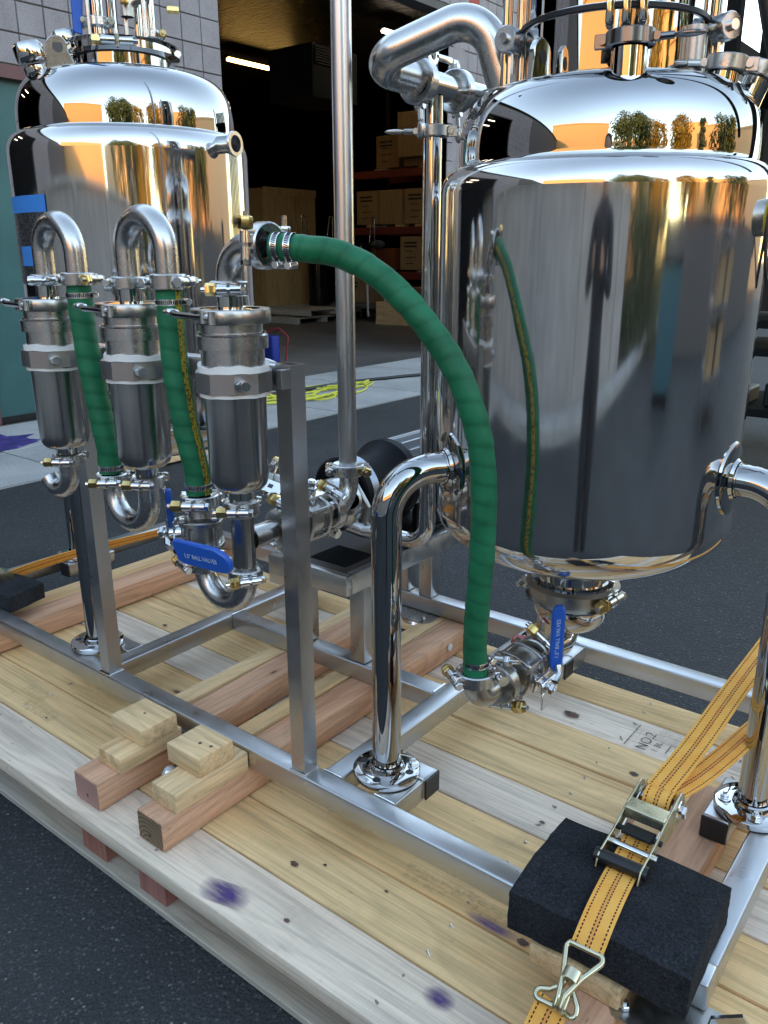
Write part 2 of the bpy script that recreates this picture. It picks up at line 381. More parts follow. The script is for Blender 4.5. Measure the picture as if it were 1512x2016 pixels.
def dupmesh(src, name, parent, off):
    o = bpy.data.objects.new(name, src.data); C.objects.link(o); o.parent = parent; o.location = off; return o
def text(s, size, m, parent, origin, ux, uy, name='lettering', ext=.0004, wid=None):
    cu = bpy.data.curves.new(name, 'FONT'); cu.body = s; cu.size = size; cu.extrude = ext; cu.align_x = 'CENTER'; cu.align_y = 'CENTER'
    tmp = bpy.data.objects.new('t', cu); C.objects.link(tmp)
    dg = bpy.context.evaluated_depsgraph_get(); me = bpy.data.meshes.new_from_object(tmp.evaluated_get(dg))
    bpy.data.objects.remove(tmp)
    ux, uy = Vector(ux).normalized(), Vector(uy).normalized(); nz = ux.cross(uy)
    k = 1.0
    if wid:
        w = max(v.co.x for v in me.vertices)-min(v.co.x for v in me.vertices); k = wid/w
    mb = MB(); mb.add([Vector(origin)+ux*v.co.x*k+uy*v.co.y+nz*v.co.z for v in me.vertices], [tuple(p.vertices) for p in me.polygons], False)
    bpy.data.meshes.remove(me)
    o = obj(name, mb, m, parent); return o
X, Y, Z = Vector((1,0,0)), Vector((0,1,0)), Vector((0,0,1))

# ---------------------------------------------------------------- ground
GZ = -1.24
struct('asphalt_ground', MB().add([(-80,-120,GZ),(160,-120,GZ),(160,120,GZ),(-80,120,GZ)], [(0,1,2,3)], False), ASPH)
b = MB(); b.box(-5.985, -4.35, -12, 30, GZ-.05, GZ+.006)
apron = struct('concrete_apron', b, CONC)
# slabs scored in the apron, each a piece of its own
yy = -3.46
while yy < 16:
    for x0, x1 in ((-5.97, -5.15), (-5.13, -4.355)):
        obj('slab', MB().box(x0, x1, yy+.01, yy+1.19, GZ+.006, GZ+.013, .004), CONC, apron)
    yy += 1.2
struct('warehouse_floor', MB().add([(-40,-14,GZ+.004),(-6.0,-14,GZ+.004),(-6.0,34,GZ+.004),(-40,34,GZ+.004)], [(0,1,2,3)], False), FLR)
# blue-violet marking paint on the slab
VIO = mat('violet_spray_paint', (.04,.03,.20), .5)
n, l, b_ = NT(VIO); tn = tex(VIO, 'Noise', 9, rnd=False, Detail=5.0)
setc(VIO, ramp(VIO, tn.outputs[0], [(.35, (.012,.02,.12)), (.6, (.07,.035,.22)), (.7, (.22,.20,.42))]).outputs[0])
def blob(c, rx, ry, z, seed, ang=0, n_=26):
    rr = random.Random(seed); pts = []
    for k in range(n_):
        t = 2*math.pi*k/n_; q = 1+rr.uniform(-.18, .18); x = rx*q*math.cos(t); y = ry*q*math.sin(t)
        pts.append((c[0]+x*math.cos(ang)-y*math.sin(ang), c[1]+x*math.sin(ang)+y*math.cos(ang), z))
    return MB().add(pts, [tuple(range(n_))], False)
sp = obj('paint_stain', blob((-5.42, 2.52), .27, .42, GZ+.0145, 3, .15), VIO); tag(sp, 'blue and violet spray paint patch on the concrete by the teal door', 'paint stain')

# ---------------------------------------------------------------- warehouse front
wx = -6.0
bld = thing('warehouse', 'grey painted block warehouse with its roll-up doorway open to a dark inside', 'warehouse', (-6.1, 7, GZ))
TOP = 3.9
core = MB()
def wseg(y0, y1, z0, z1): core.box(wx-.22, wx-.012, y0, y1, z0, z1)
DY0, DY1, DZ = 2.9, 4.22, 1.255
QY0, QY1 = -2.85, 1.47      # a second open roll-up doorway, left of the picture, mirrored in the tanks
OY0, OY1, OZ = 5.355, 8.95, 2.62
wseg(-34, QY0, GZ, TOP); wseg(QY0, QY1, OZ, TOP); wseg(QY1, DY0, GZ, TOP); wseg(DY0, DY1, DZ, TOP); wseg(DY1, OY0, GZ, TOP); wseg(OY0, OY1, OZ, TOP); wseg(OY1, 30, GZ, TOP)
obj('mortar_backing', core, MORT, bld)
bs = .2057
proto = None; brs = []
z0 = 1.263
done = []
rows = range(-12, 20)
rest = MB()
for r_ in rows:
    za = z0 + r_*bs
    if za < GZ or za+bs > TOP: continue
    y = 5.355 - 60*bs
    k = 0
    while y < 16:
        ya, yb = y, y+bs; y += bs
        if ya >= OY0-.01 and yb <= OY1+bs*.5 and za+bs*.5 < OZ: continue
        if ya >= QY0-.12 and yb <= QY1+.12 and za+bs*.5 < OZ: continue
        if yb > DY0+.02 and ya < DY1-.02 and za < DZ-.02: continue
        vis = (3.0 < ya < 5.4 and .9 < za < 2.3) or (7.2 < ya < 12.6 and 1.0 < za < 3.3)
        isred = (abs(za-(z0+7*bs)) < .01 and 9.15 < ya < 9.4) or (abs(za-(z0+2*bs)) < .01 and ya > 10.9)
        if vis:
            done.append((ya, za, isred))
        else:
            rest.add([(wx, ya+.006, za+.006), (wx, yb-.006, za+.006), (wx, yb-.006, za+bs-.006), (wx, ya+.006, za+bs-.006), (wx-.012, ya, za), (wx-.012, yb, za), (wx-.012, yb, za+bs), (wx-.012, ya, za+bs)],
                     [(0,1,2,3), (4,5,1,0), (5,6,2,1), (6,7,3,2), (7,4,0,3)], False)
pm = obj('block', MB().box(wx-.016, wx, -bs/2+.0045, bs/2-.0045, .0045, bs-.0045, .004), BLOCK, bld)
pr_ = obj('block', MB().box(wx-.016, wx, -bs/2+.0045, bs/2-.0045, .0045, bs-.0045, .004), REDB, bld)
c0, c1 = False, False
for ya, za, isr in done:
    src = pr_ if isr else pm; off = Vector((random.uniform(-.002, .002), ya+bs/2, za))
    if isr and not c1: src.location = off; c1 = True
    elif not isr and not c0: src.location = off; c0 = True
    else: dupmesh(src, 'block', bld, off)
o = obj('far_blocks', rest, BLOCK, bld); o['kind'] = 'stuff'
# jamb return, side walls, back wall, roof
jm = MB(); jm.box(wx-.25, wx-.001, OY1, OY1+.24, GZ, OZ+.0, .004); obj('door_jamb', jm, BLOCK, bld)
jm = MB(); jm.box(wx-.25, wx-.013, OY0-.1, OY0+.004, GZ, OZ); obj('door_jamb', jm, BLOCK, bld)
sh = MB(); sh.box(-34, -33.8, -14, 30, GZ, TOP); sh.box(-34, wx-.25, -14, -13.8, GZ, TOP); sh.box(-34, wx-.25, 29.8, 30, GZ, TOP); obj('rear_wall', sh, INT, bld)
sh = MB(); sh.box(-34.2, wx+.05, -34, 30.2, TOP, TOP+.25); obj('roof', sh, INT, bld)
fl = MB(); fl.box(-33.5, wx-.3, -13.5, 29.5, 3.62, 3.66); obj('foil_ceiling', fl, FOIL, bld)
gd = MB(); gd.box(wx-.33, wx-.26, OY1-.03, OY1+.04, GZ, 3.2); obj('door_guide', gd, DARK, bld)
# teal double door with maroon frame
d = MB(); d.box(wx-.10, wx-.055, DY0+.08, DY1-.08, GZ+.05, DZ-.085); dr = obj('teal_door', d, TEAL, bld)
obj('door_sweep', MB().box(wx-.054, wx-.045, DY0+.09, DY1-.09, GZ+.012, GZ+.06), BLK, dr)
f = MB(); f.box(wx-.12, wx+.012, DY0, DY0+.08, GZ+.006, DZ); f.box(wx-.12, wx+.012, DY1-.08, DY1, GZ+.006, DZ); f.box(wx-.12, wx+.012, DY0+.08, DY1-.08, DZ-.085, DZ); obj('door_frame', f, MAROON, bld)
# hoist chain by the right jamb
ch = MB()
for k in range(90):
    zc = 2.5 - k*.035; a = (0, .012) if k % 2 else (.012, 0)
    pts = [(wx-.18+a[0]*math.cos(t), OY1-.16+a[1]*math.cos(t), zc+.021*math.sin(t)) for t in [2*math.pi*q/8 for q in range(9)]]
    ch.tube(pts, .0035, 5)
tag(obj('door_chain', ch, CAST), 'hanging loop chain beside the right jamb of the open doorway', 'chain')
# warehouse ceiling lights and heater
def lamp(loc, L, m, label):
    t = thing('ceiling_light', label, 'ceiling light', loc, 'fluorescent strip lights inside the warehouse')
    x, y, z = loc
    obj('lamp_housing', MB().box(x-.07, x+.07, y-L/2, y+L/2, z+.03, z+.10, .01), ZINC, t)
    obj('lamp_tube', MB().cyl((x, y-L/2+.02, z), (x, y+L/2-.02, z), .028, 10), m, t)
    return t
lamp((-12.6, 12.25, 3.38), 1.75, LAMP, 'warm yellow strip light glowing left of the tall pipe inside the warehouse')
lamp((-9.0, -.6, 3.2), 1.6, LAMPW, 'white strip light behind the second open doorway'); lamp((-11.0, -.2, 3.2), 1.6, LAMPW, 'second white strip light deeper behind the second open doorway')
lamp((-9.15, 11.95, 3.38), .75, LAMPW, 'short white strip light seen above the bent top pipe')
lamp((-9.25, 13.45, 3.38), .75, LAMPW, 'white strip light seen below the bent top pipe beside the doorway edge')
hv = thing('air_heater', 'dark hanging air heater box with louvred side under the warehouse ceiling', 'heater', (-10.6, 11.4, 2.45))
obj('casing', MB().box(-11.1, -10.1, 10.95, 12.1, 2.45, 3.25, .01), mat('grey_heater_paint', (.025,.025,.022), .8), hv)
for k in range(7): obj('louvre', MB().box(-10.1, -10.06, 11.0, 11.75, 2.95+k*.04, 2.965+k*.04), DARK, hv)

# ---------------------------------------------------------------- inside the warehouse
def crate(name, label, x0, x1, y0, y1, z0, z1, m, nb=5, grp=None):
    t = thing(name, label, 'crate', ((x0+x1)/2, (y0+y1)/2, z0), grp)
    obj('panel', MB().box(x0+.02, x1-.02, y0+.02, y1-.02, z0+.08, z1-.02), m, t)
    for k in range(nb):
        a = y0+(y1-y0)*k/nb
        obj('board', MB().box(x1-.02, x1+random.uniform(0, .008), a+.004, a+(y1-y0)/nb-.004, z0+.1, z1-.02, .003), m, t)
    for k in range(2):
        a = x0+(x1-x0)*k/2
        obj('board', MB().box(a+.004, a+(x1-x0)/2-.004, y0, y0+.02, z0+.1, z1-.02, .003), m, t)
    obj('batten', MB().box(x1+.0085, x1+.03, y0, y1, z1-.14, z1), m, t)
    obj('skid_runner', MB().box(x0, x1, y0, y0+.1, z0, z0+.1), m, t); obj('skid_runner', MB().box(x0, x1, y1-.1, y1, z0, z0+.1), m, t)
    return t
crate('wooden_crate', 'tall plywood crate standing on the floor inside the warehouse doorway', -13.4, -12.0, 11.55, 13.0, GZ, 1.2, PLY)
crate('wooden_crate', 'low pale wooden crate on the floor behind the parcel trolley', -9.6, -8.6, 11.95, 12.75, GZ, GZ+.42, WCX, 2)
# pallets of flat sheet on the floor before the crate
for k, (x0, y0, z, lb) in enumerate(((-12.1, 11.0, GZ, 'lower flat grey pallet on the floor before the tall crate'), (-12.0, 11.2, GZ+.14, 'upper flat grey pallet lying on another before the tall crate'))):
    t = thing('flat_pallet', lb, 'pallet', (x0+.7, y0+.8, z), 'flat pallets before the tall crate')
    for q in range(6): obj('board', MB().box(x0+q*.24, x0+q*.24+.2, y0, y0+1.6, z+.09, z+.11), WG, t)
    for q in range(3): obj('runner', MB().box(x0, x0+1.42, y0+q*.75, y0+q*.75+.08, z, z+.09), WG, t)
# hand trucks
def handtruck(x, y, lb):
    t = thing('hand_truck', lb, 'hand truck', (x, y, GZ), 'black hand trucks beside the tall crate')
    obj('barrel', MB().lathe([(0,.12),(.20,.12),(.21,.16),(.21,1.35),(.19,1.42),(0,1.44)], (x, y, GZ), Z, 20), mat('glossy_black_barrel', (.02,.02,.022), .15, .6), t)
    for s_ in (-1, 1):
        obj('handle', MB().tube(fillet([(x+s_*.1, y+s_*.14, GZ+1.4), (x+s_*.14, y+s_*.2, GZ+1.92), (x+s_*.02, y+s_*.42, GZ+1.92), (x+s_*.02, y+s_*.42, GZ+1.4)], .03, 5), .014, 8), ZINC, t)
    obj('foot', MB().cyl((x, y, GZ), (x, y, GZ+.12), .12, 12), BLK, t)
handtruck(-11.4, 12.4, 'black barrel hand truck with wire handles, left of the tall steel pipe')
handtruck(-10.9, 13.1, 'black barrel hand truck seen just right of the tall steel pipe')
# racking
rk = thing('pallet_rack', 'tall warehouse rack with dark red beams holding cardboard boxes', 'rack', (-10.0, 14.6, GZ))
for x in (-11.9, -7.2):
    for y in (14.05, 15.3): obj('upright', MB().box(x-.05, x+.05, y-.04, y+.04, GZ, 3.4), DARK, rk)
for z in (-.52, .36, 1.45):
    for y in (14.0, 15.25): obj('beam', MB().box(-11.85, -7.25, y, y+.05, z, z+.15, .004), RED, rk)
    for x in (-11.3, -10.2, -9.1, -8.0): obj('deck_board', MB().box(x, x+.3, 14.05, 15.3, z+.15, z+.18), WG, rk)
bn = [0]
CB = []
def cbox(x0, x1, y0, y1, z0, z1, m, lb, printed=True):
    t = thing('cardboard_box', lb, 'box', ((x0+x1)/2, (y0+y1)/2, z0), 'cardboard boxes in the warehouse racking')
    obj('carton', MB().box(x0, x1, y0, y1, z0, z1, .01), m, t)
    obj('packing_tape', MB().box((x0+x1)/2-.03, (x0+x1)/2+.03, y0-.003, y0-.0005, z0+.01, z1-.01), CARD2 if m is CARD else CARD, t)
    if printed:
        for k in range(2): obj('printed_line', MB().box(x0+.1, x0+.42, y0-.003, y0-.0005, z1-.14-k*.07, z1-.105-k*.07), LCARD, t)
        for k in range(3): obj('printed_line', MB().box(x0+.14, x0+.34+.05*(k % 2), y0-.003, y0-.0005, z0+.12+k*.12, z0+.135+k*.12), LCARD, t)
cbox(-11.75, -10.55, 14.0, 15.0, .56, 1.22, CARD2, 'left printed carton on the middle shelf between the red beams')
cbox(-10.5, -9.35, 14.0, 15.0, .56, 1.22, CARD2, 'printed carton in the middle shelf partly behind the second pipe')
cbox(-11.3, -10.7, 14.1, 15.0, 1.64, 2.25, CARD, 'smaller dark carton on the top shelf')
cbox(-10.68, -9.1, 14.0, 15.0, 1.80, 2.62, CARD2, 'large plain carton raised on the top shelf', False)
cbox(-10.6, -9.2, 14.1, 15.0, 1.64, 1.79, CARD, 'flat dark tray under the large plain carton', False)
cbox(-11.75, -10.7, 13.95, 14.9, -.33, .1, mat('orange_red_carton', (.22,.06,.02), .7), 'reddish orange carton on the low shelf', False)
cbox(-10.6, -9.4, 14.0, 15.0, -.33, .32, CARD2, 'printed carton on the low shelf below the middle red beam')
cbox(-11.7, -10.9, 14.0, 15.0, GZ+.08, -.72, CARD, 'carton at floor level under the rack, left')
cbox(-10.8, -9.4, 14.0, 15.0, GZ+.08, -.66, CARD2, 'wide carton at floor level under the rack, right')
for k, x in enumerate((-11.5, -10.75, -10.25, -9.6)):
    tag(obj('pallet_block', MB().box(x, x+.22, 14.02, 14.2, .51 if k != 9 else 0, .558), WCX), ('pale pallet block under the left printed carton', 'second pale pallet block from the left on the middle shelf', 'third pale pallet block from the left on the middle shelf', 'last pale pallet block on the middle shelf by the second pipe')[k], 'pallet block', 'pallet blocks on the middle shelf')
# trolley
tr = thing('platform_trolley', 'grey platform trolley with two white upright posts on the warehouse floor', 'trolley', (-10.4, 12.9, GZ))
obj('deck', MB().box(-11.0, -9.6, 12.3, 13.2, GZ+.24, GZ+.33, .01), mat('grey_deck', (.10,.10,.11), .6), tr)
for x, y in ((-10.9, 12.4), (-9.7, 12.4), (-10.9, 13.1), (-9.7, 13.1)): obj('wheel', MB().cyl((x-.04, y, GZ+.1), (x+.04, y, GZ+.1), .1, 12), BLK, tr)
for x, zt in ((-10.04, -.42), (-9.62, -.70)): obj('post', MB().cyl((x, 12.27, GZ+.1), (x-.03, 12.28, zt), .022, 8), WHT, tr)
cbox(-10.9, -10.1, 12.5, 13.1, GZ+.335, -.42, CARD, 'brown carton riding on the platform trolley')
tag(obj('work_cap', MB().ell((-11.1, 13.9, .17), X, Y, Z, .16, .14, .09), mat('grey_blue_cap', (.08,.10,.13), .8)), 'grey blue cap on the reddish carton', 'cap')
# blue bag, cords
bg_ = thing('tool_bag', 'blue and red fabric bag standing by the doorway behind the front filter', 'bag', (-7.2, 6.9, GZ))
obj('bag_body', MB().box(-7.32, -7.04, 6.83, 6.96, GZ, GZ+.32, .03, 3), BLUF, bg_)
obj('bag_strap', MB().tube(fillet([(-7.0, 7.0, GZ+.02), (-6.98, 7.03, GZ+.3), (-7.1, 7.0, GZ+.40), (-7.25, 6.93, GZ+.34)], .03, 5), .012, 8), mat('red_strap', (.25,.02,.03), .7), bg_)
cd = MB(); rr = random.Random(4)
pts = []
for k in range(95):
    t = k*.47; a = .50+.30*math.sin(k*.37)+.12*math.sin(k*1.7); bb = .20+.12*math.sin(k*.61+1)
    pts.append((-5.12 + bb*math.cos(t)*1.0 + .10*math.sin(k*.11), 5.35 + a*math.sin(t)+.1*math.cos(k*.09), GZ+.022+.006*(k % 5)))
cd.tube(spline(pts, 4), .0075, 6); cdo = obj('extension_cord', cd, YCORD); tag(cdo, 'yellow extension cord heaped in loose loops on the concrete apron', 'cord')
cd = MB(); cd.tube(spline([(-5.3,5.0,GZ+.04),(-5.2,5.7,GZ+.05),(-5.25,6.2,GZ+.03),(-5.1,6.7,GZ+.03),(-5.0,7.2,GZ+.03),(-5.1,8.5,GZ+.03)], 10), .016, 8); tag(obj('black_cable', cd, BLK), 'black cable running across the yellow cord along the apron', 'cable')
# lumber stack seen between hose and filters
for k in range(5):
    tag(obj('scrap_board', MB().box(-4.75+.03*k, -4.05, 2.75+.05*k, 3.52, GZ+.013+.045*k, GZ+.05+.045*k, .004), WG if k % 2 else WCX), ['bottom scrap board of the pile behind the middle filter','second scrap board up in the pile behind the middle filter','middle scrap board of the pile behind the middle filter','fourth scrap board up in the pile behind the middle filter','top scrap board of the pile behind the middle filter'][k], 'board', 'scrap boards on the apron')
# black rack on the right behind the big tank
br = thing('black_rack', 'black steel rack with dark gear behind the right edge of the near tank', 'rack', (-1.2, 5.9, GZ))
for x in (-1.75, -.2):
    for y in (5.55, 6.3): obj('upright', MB().box(x-.04, x+.04, y-.04, y+.04, GZ, 1.5), INT, br)
for z in (-1.0, -.62, -.45, .2, .9): obj('shelf', MB().box(-1.7, -.25, 5.5, 6.3, z, z+.05, .004), INT, br)
for k in range(6): obj('panel', MB().box(-1.62+k*.24, -1.42+k*.24, 6.0, 6.05, -.38, 1.4, .004), BLK, br)
for k in range(5): obj('gear_box', MB().box(-1.6+k*.28, -1.42+k*.28, 5.6, 5.9, -.945, -.945+.1+.05*(k % 3), .01), DARK, br)

# ---------------------------------------------------------------- pallet
BT = -1.12
pal = thing('shipping_pallet', 'large timber pallet of long planks under the whole steel skid', 'pallet', (-1.3, 1.33, GZ))
ys = [(.738,.866,WW,0),(.870,1.0,WY,0),(1.005,1.133,WY,0),(1.138,1.266,WY,0),(1.271,1.401,WW,0),(1.406,1.541,WY,0),(1.546,1.676,WY,0),(1.681,1.819,WW,-.001),(1.823,1.936,WY,.001)]
for y0, y1, m, dz in ys:
    dz += random.uniform(-.0015, .0015)
    obj('plank', MB().box(-2.36+random.uniform(-.02,.02), .42+random.uniform(-.02,.02), y0, y1, BT-.035+dz, BT+dz, .0035, 2), m, pal)
for x in (-2.26, -1.9, -1.38, -1.18, -.62, -.36, .1):
    obj('stringer', MB().box(x-.042, x+.042, .752, 1.92, GZ+.018, BT-.0365, .002), WPK, pal)
for y0, y1 in ((.742,.90), (1.2,1.36), (1.76,1.92)):
    obj('bottom_board', MB().box(-2.36, .42, y0, y1, GZ+.001, GZ+.017, .002), WG, pal)
nl_ = MB()
for y0, y1, m, dz in ys:
    for x in (-2.26, -1.9, -1.38, -1.18, -.62, -.36, .1):
        for yy_ in (y0+.03, y1-.03): nl_.cyl((x+random.uniform(-.012,.012), yy_+random.uniform(-.008,.008), BT-.002), (x, yy_, BT+.0027), .0022, 8)
o = obj('nail_heads', nl_, CAST, pal); o['kind'] = 'stuff'
# stains and stamps on the planks
STAIN = mat('purple_stain', (.08,.035,.19), .6)
n, l, b_ = NT(STAIN); tn = tex(STAIN, 'Noise', 60, (.35,2.2,1), rnd=False, Detail=5.0, Roughness=.7)
tg = n.new('ShaderNodeTexCoord'); sx = n.new('ShaderNodeSeparateXYZ'); l.new(tg.outputs['Generated'], sx.inputs[0])
vm = n.new('ShaderNodeVectorMath'); vm.operation = 'DISTANCE'; l.new(tg.outputs['Generated'], vm.inputs[0]); vm.inputs[1].default_value = (.5,.5,.5)
rv = ramp(STAIN, vm.outputs['Value'], [(.12, g(1)), (.5, g(0))]); mm = n.new('ShaderNodeMath'); mm.operation = 'MULTIPLY'; l.new(rv.outputs[0], mm.inputs[0])
rn = ramp(STAIN, tn.outputs[0], [(.3, g(.4)), (.65, g(1))]); l.new(rn.outputs[0], mm.inputs[1]); l.new(mm.outputs[0], b_.inputs['Alpha'])
INK = mat('black_ink_stamp', (.05,.045,.04), .8); n, l, b_ = NT(INK); tn = tex(INK, 'Noise', 120, rnd=False, Detail=3.0)
l.new(ramp(INK, tn.outputs[0], [(.42, g(0)), (.62, g(.17))]).outputs[0], b_.inputs['Alpha'])
INKT = mat('black_stamp_lettering', (.07,.06,.055), .8); n, l, b_ = NT(INKT); tn = tex(INKT, 'Noise', 160, rnd=False, Detail=2.0)
l.new(ramp(INKT, tn.outputs[0], [(.30, g(.2)), (.5, g(.75))]).outputs[0], b_.inputs['Alpha'])
def decal(name, c, sx_, sy_, m, ang=0, z=BT+.0026, parent=pal):
    ca, sa = math.cos(ang), math.sin(ang)
    pts = [(c[0]+x*ca-y*sa, c[1]+x*sa+y*ca, z) for x, y in ((-sx_,-sy_),(sx_,-sy_),(sx_,sy_),(-sx_,sy_))]
    return obj(name, MB().add(pts, [(0,1,2,3)], False), m, parent)
decal('paint_mark', (-.985, .776), .055, .026, STAIN, .25)
decal('paint_mark', (-.56, 1.012), .06, .014, STAIN)
decal('paint_mark', (-.55, .835), .03, .022, STAIN)
for c, a, b2 in (((-.715, 1.03), .05, .02), ((-.635, 1.045), .035, .015), ((-.565, 1.035), .045, .016), ((-1.84, .905), .07, .02), ((-1.93, .95), .05, .018), ((-.50,1.765),.05,.035)):
    decal('stamp_smudge', c, a, b2, INK)
text('NO.2', .036, INKT, pal, (-.562, 1.728, BT+.0034), (0,1,0), (-1,0,0), 'grade_stamp', .0002)
text('1  BL', .022, INKT, pal, (-.533, 1.718, BT+.0034), (0,1,0), (-1,0,0), 'grade_stamp', .0002)
decal('stamp_line', (-.600, 1.735), .0018, .052, INKT, 0, BT+.0033); decal('stamp_line', (-.508, 1.722), .0018, .022, INKT, 0, BT+.0033)
decal('stamp_line', (-.586, 1.735), .003, .034, INK, 0, BT+.0033)
KN = mat('knot', (.115,.065,.045), .7); t1 = tex(KN, 'Noise', 60, rnd=False, Detail=3.0); setc(KN, ramp(KN, t1.outputs[0], [(.35, (.05,.03,.022)), (.65, (.19,.10,.075))]).outputs[0])
for c, rx, ry in (((-.757, 1.728), .021, .0125), ((-.937, .909), .0095, .0062), ((-.889,.943),.004,.003), ((-.755,.962),.004,.003), ((-.501,1.013),.0105,.0075), ((-1.795,.897),.004,.0025), ((-.535,1.585),.011,.007), ((-.62,1.31),.006,.004), ((-2.0,1.42),.009,.006), ((-1.9,1.33),.006,.004), ((-.85,.80),.006,.004), ((-.30,.80),.01,.007)):
    obj('knot', blob(c, rx, ry, BT+.0031, int(rx*9999), 0, 18), KN, pal)

# ---------------------------------------------------------------- timbers, shims
def timber(label, x0, x1, y0, y1, z0, z1, m, skew=0.0, grp='square timbers crossing the pallet under the skid', name='timber'):
    b = MB(); b.box(x0, x1, y0, y1, z0, z1, .003, 2)
    if skew:
        for v in b.v: v.x += skew*(v.y-y0)
    o = obj(name, b, m); return tag(o, label, 'timber' if name == 'timber' else 'wood block', grp)
TZ0, TZ1 = BT+.0035, -1.0505
timber('pink timber end under the shim block nearest the left, on the front plank', -1.450, -1.364, .768, 1.86, TZ0, TZ1, WP, -.045)
timber('narrow pale timber beside the left shimmed timber inside the frame', -1.535, -1.482, 1.09, 1.86, TZ0, TZ1-.001, WC)
timber('timber with dark heartwood end under the right hand shim blocks', -1.236, -1.157, .773, 1.90, TZ0, TZ1, WP, -.012)
timber('pale timber strip beside the right shimmed timber inside the frame', -1.302, -1.252, 1.07, 1.90, TZ0, TZ1-.001, WC)
timber('knotty cream timber farthest left beside the black foam wedge', -2.40, -2.318, 1.0, 1.95, TZ0, TZ1-.003, WC)
timber('pink faced timber near the left end of the skid', -2.312, -2.225, .96, 1.95, TZ0, TZ1, WP)
timber('pinkish timber under the near tank leg at the right end', -.385, -.30, .70, 1.55, TZ0, TZ1, WP)
o = timber('small cream shim block on top of the left timber, touching the steel rail', -1.462, -1.348, .875, .967, -1.012, -.972, WCX, 0, 'wooden shim blocks stacked on the timbers', 'shim_block'); 
timber('short pale offcut between the left timber and its top shim block', -1.432, -1.352, .818, .98, TZ1+.001, -1.013, WC, 0, 'wooden shim blocks stacked on the timbers', 'shim_block')
timber('cream shim block with two nail holes on top of the right timber stack', -1.262, -1.160, .873, .965, -1.005, -.962, WCX, 0, 'wooden shim blocks stacked on the timbers', 'shim_block')
timber('long pale offcut with smooth end between the right timber and its top block', -1.232, -1.155, .808, .998, TZ1+.001, -1.006, WC, 0, 'wooden shim blocks stacked on the timbers', 'shim_block')
timber('pale rounded shim block poking out below the black foam pad at lower right', -.445, -.300, .925, .998, TZ1+.001, -1.012, WC, 0, 'wooden shim blocks stacked on the timbers', 'shim_block')
END = mat('dark_endgrain', (.20,.12,.07), .8); t1 = tex(END, 'Wave', 34, (1,1,1), rnd=False, Distortion=1.5, Detail=2.0); t1.wave_type = 'RINGS'; t1.rings_direction = 'Y'
setc(END, ramp(END, t1.outputs[0], [(.2, (.15,.09,.05)), (.7, (.27,.17,.105))]).outputs[0])
for o in list(C.objects):
    if o.get('label', '').startswith('timber with dark heartwood'):
        obj('end_grain', MB().box(-1.2335, -1.1595, .7718, .7729, TZ0+.003, TZ1-.003), END, o)
        obj('knot', blob((-1.197, 0), .004, .004, 0, 5).__class__().cyl((-1.2, .7712, -1.095), (-1.2, .7722, -1.095), .005, 10), KN, o)
    if o.get('label', '').startswith('pink timber end'):
        obj('end_grain', MB().box(-1.4475, -1.3665, .7668, .7679, TZ0+.003, TZ1-.003), mat('pink_endgrain', (.45,.23,.19), .85), o)
        obj('knot', MB().cyl((-1.405, .7662, -1.093), (-1.405, .7672, -1.093), .004, 10), KN, o)
    if o.get('label', '').startswith('cream shim block with two'):
        obj('nail_hole', MB().cyl((-1.205, .915, -.9625), (-1.205, .915, -.9615), .004, 10), KN, o)
        obj('nail_hole', MB().cyl((-1.178, .921, -.9625), (-1.178, .921, -.9615), .004, 10), KN, o)
    if o.get('label', '').startswith('small cream shim'):
        obj('nail_hole', MB().cyl((-1.406, .925, -.9725), (-1.406, .925, -.9715), .003, 10), KN, o)
tag(obj('white_tag', MB().cyl((-1.166, 1.783, -1.078), (-1.1635, 1.783, -1.078), .011, 16), WHT), 'small round white tag nailed to the side of the timber behind the hose', 'tag')

# ---------------------------------------------------------------- skid frame
sk = thing('skid_frame', 'welded square tube steel frame carrying both tanks, filters and pump', 'steel frame', (-1.38, 1.46, -1.05))
fz0, fz1 = -1.049, -1.0
def rail(x0, x1, y0, y1, z0=fz0, z1=fz1, name='frame_tube', m=TUBX, bev=.005): return obj(name, MB().box(x0, x1, y0, y1, z0, z1, bev, 3), m, sk)
rail(-2.563, -.2, 1.0, 1.046); rail(-2.563, -.2, 1.881, 1.930)
rail(-2.563, -2.515, 1.046, 1.881, fz0, fz1-.0006); rail(-.25, -.2, 1.046, 1.881, fz0, fz1-.0006)
rail(-1.740, -1.692, 1.046, 1.881, fz0, fz1-.0006); rail(-.981, -.933, 1.046, 1.881, fz0, fz1-.0006)
rail(-1.692, -.981, 1.433, 1.483, fz0, fz1-.0012)
# leg supports of the near tank
rail(-.933, -.80, 1.142, 1.192, fz0, fz1-.0018); rail(-.850, -.80, 1.046, 1.142, fz0, fz1-.0012)
rail(-.933, -.80, 1.757, 1.806, fz0, fz1-.0018); rail(-.850, -.80, 1.806, 1.881, fz0, fz1-.0012)
rail(-.333, -.283, 1.382, 1.53, fz0, fz1-.0018); rail(-.283, -.25, 1.48, 1.53, fz0, fz1-.0012)
rail(-1.875, -1.740, 1.113, 1.163, fz0, fz1-.0018); rail(-1.875, -1.825, 1.046, 1.113, fz0, fz1-.0012)
rail(-1.875, -1.740, 1.757, 1.806, fz0, fz1-.0018); rail(-2.485, -2.437, 1.37, 1.55, fz0, fz1-.0018); rail(-2.515, -2.485, 1.50, 1.55, fz0, fz1-.0012)
for bx in ((-.7999, -.7955, 1.1425, 1.1915), (-.7999, -.7955, 1.7575, 1.8055)): obj('end_cap', MB().box(*bx, fz0+.0005, fz1-.002, .002), BLK, sk)
obj('end_cap', MB().box(-.3325, -.2835, 1.377, 1.3819, fz0+.0005, fz1-.002, .002), BLK, sk)
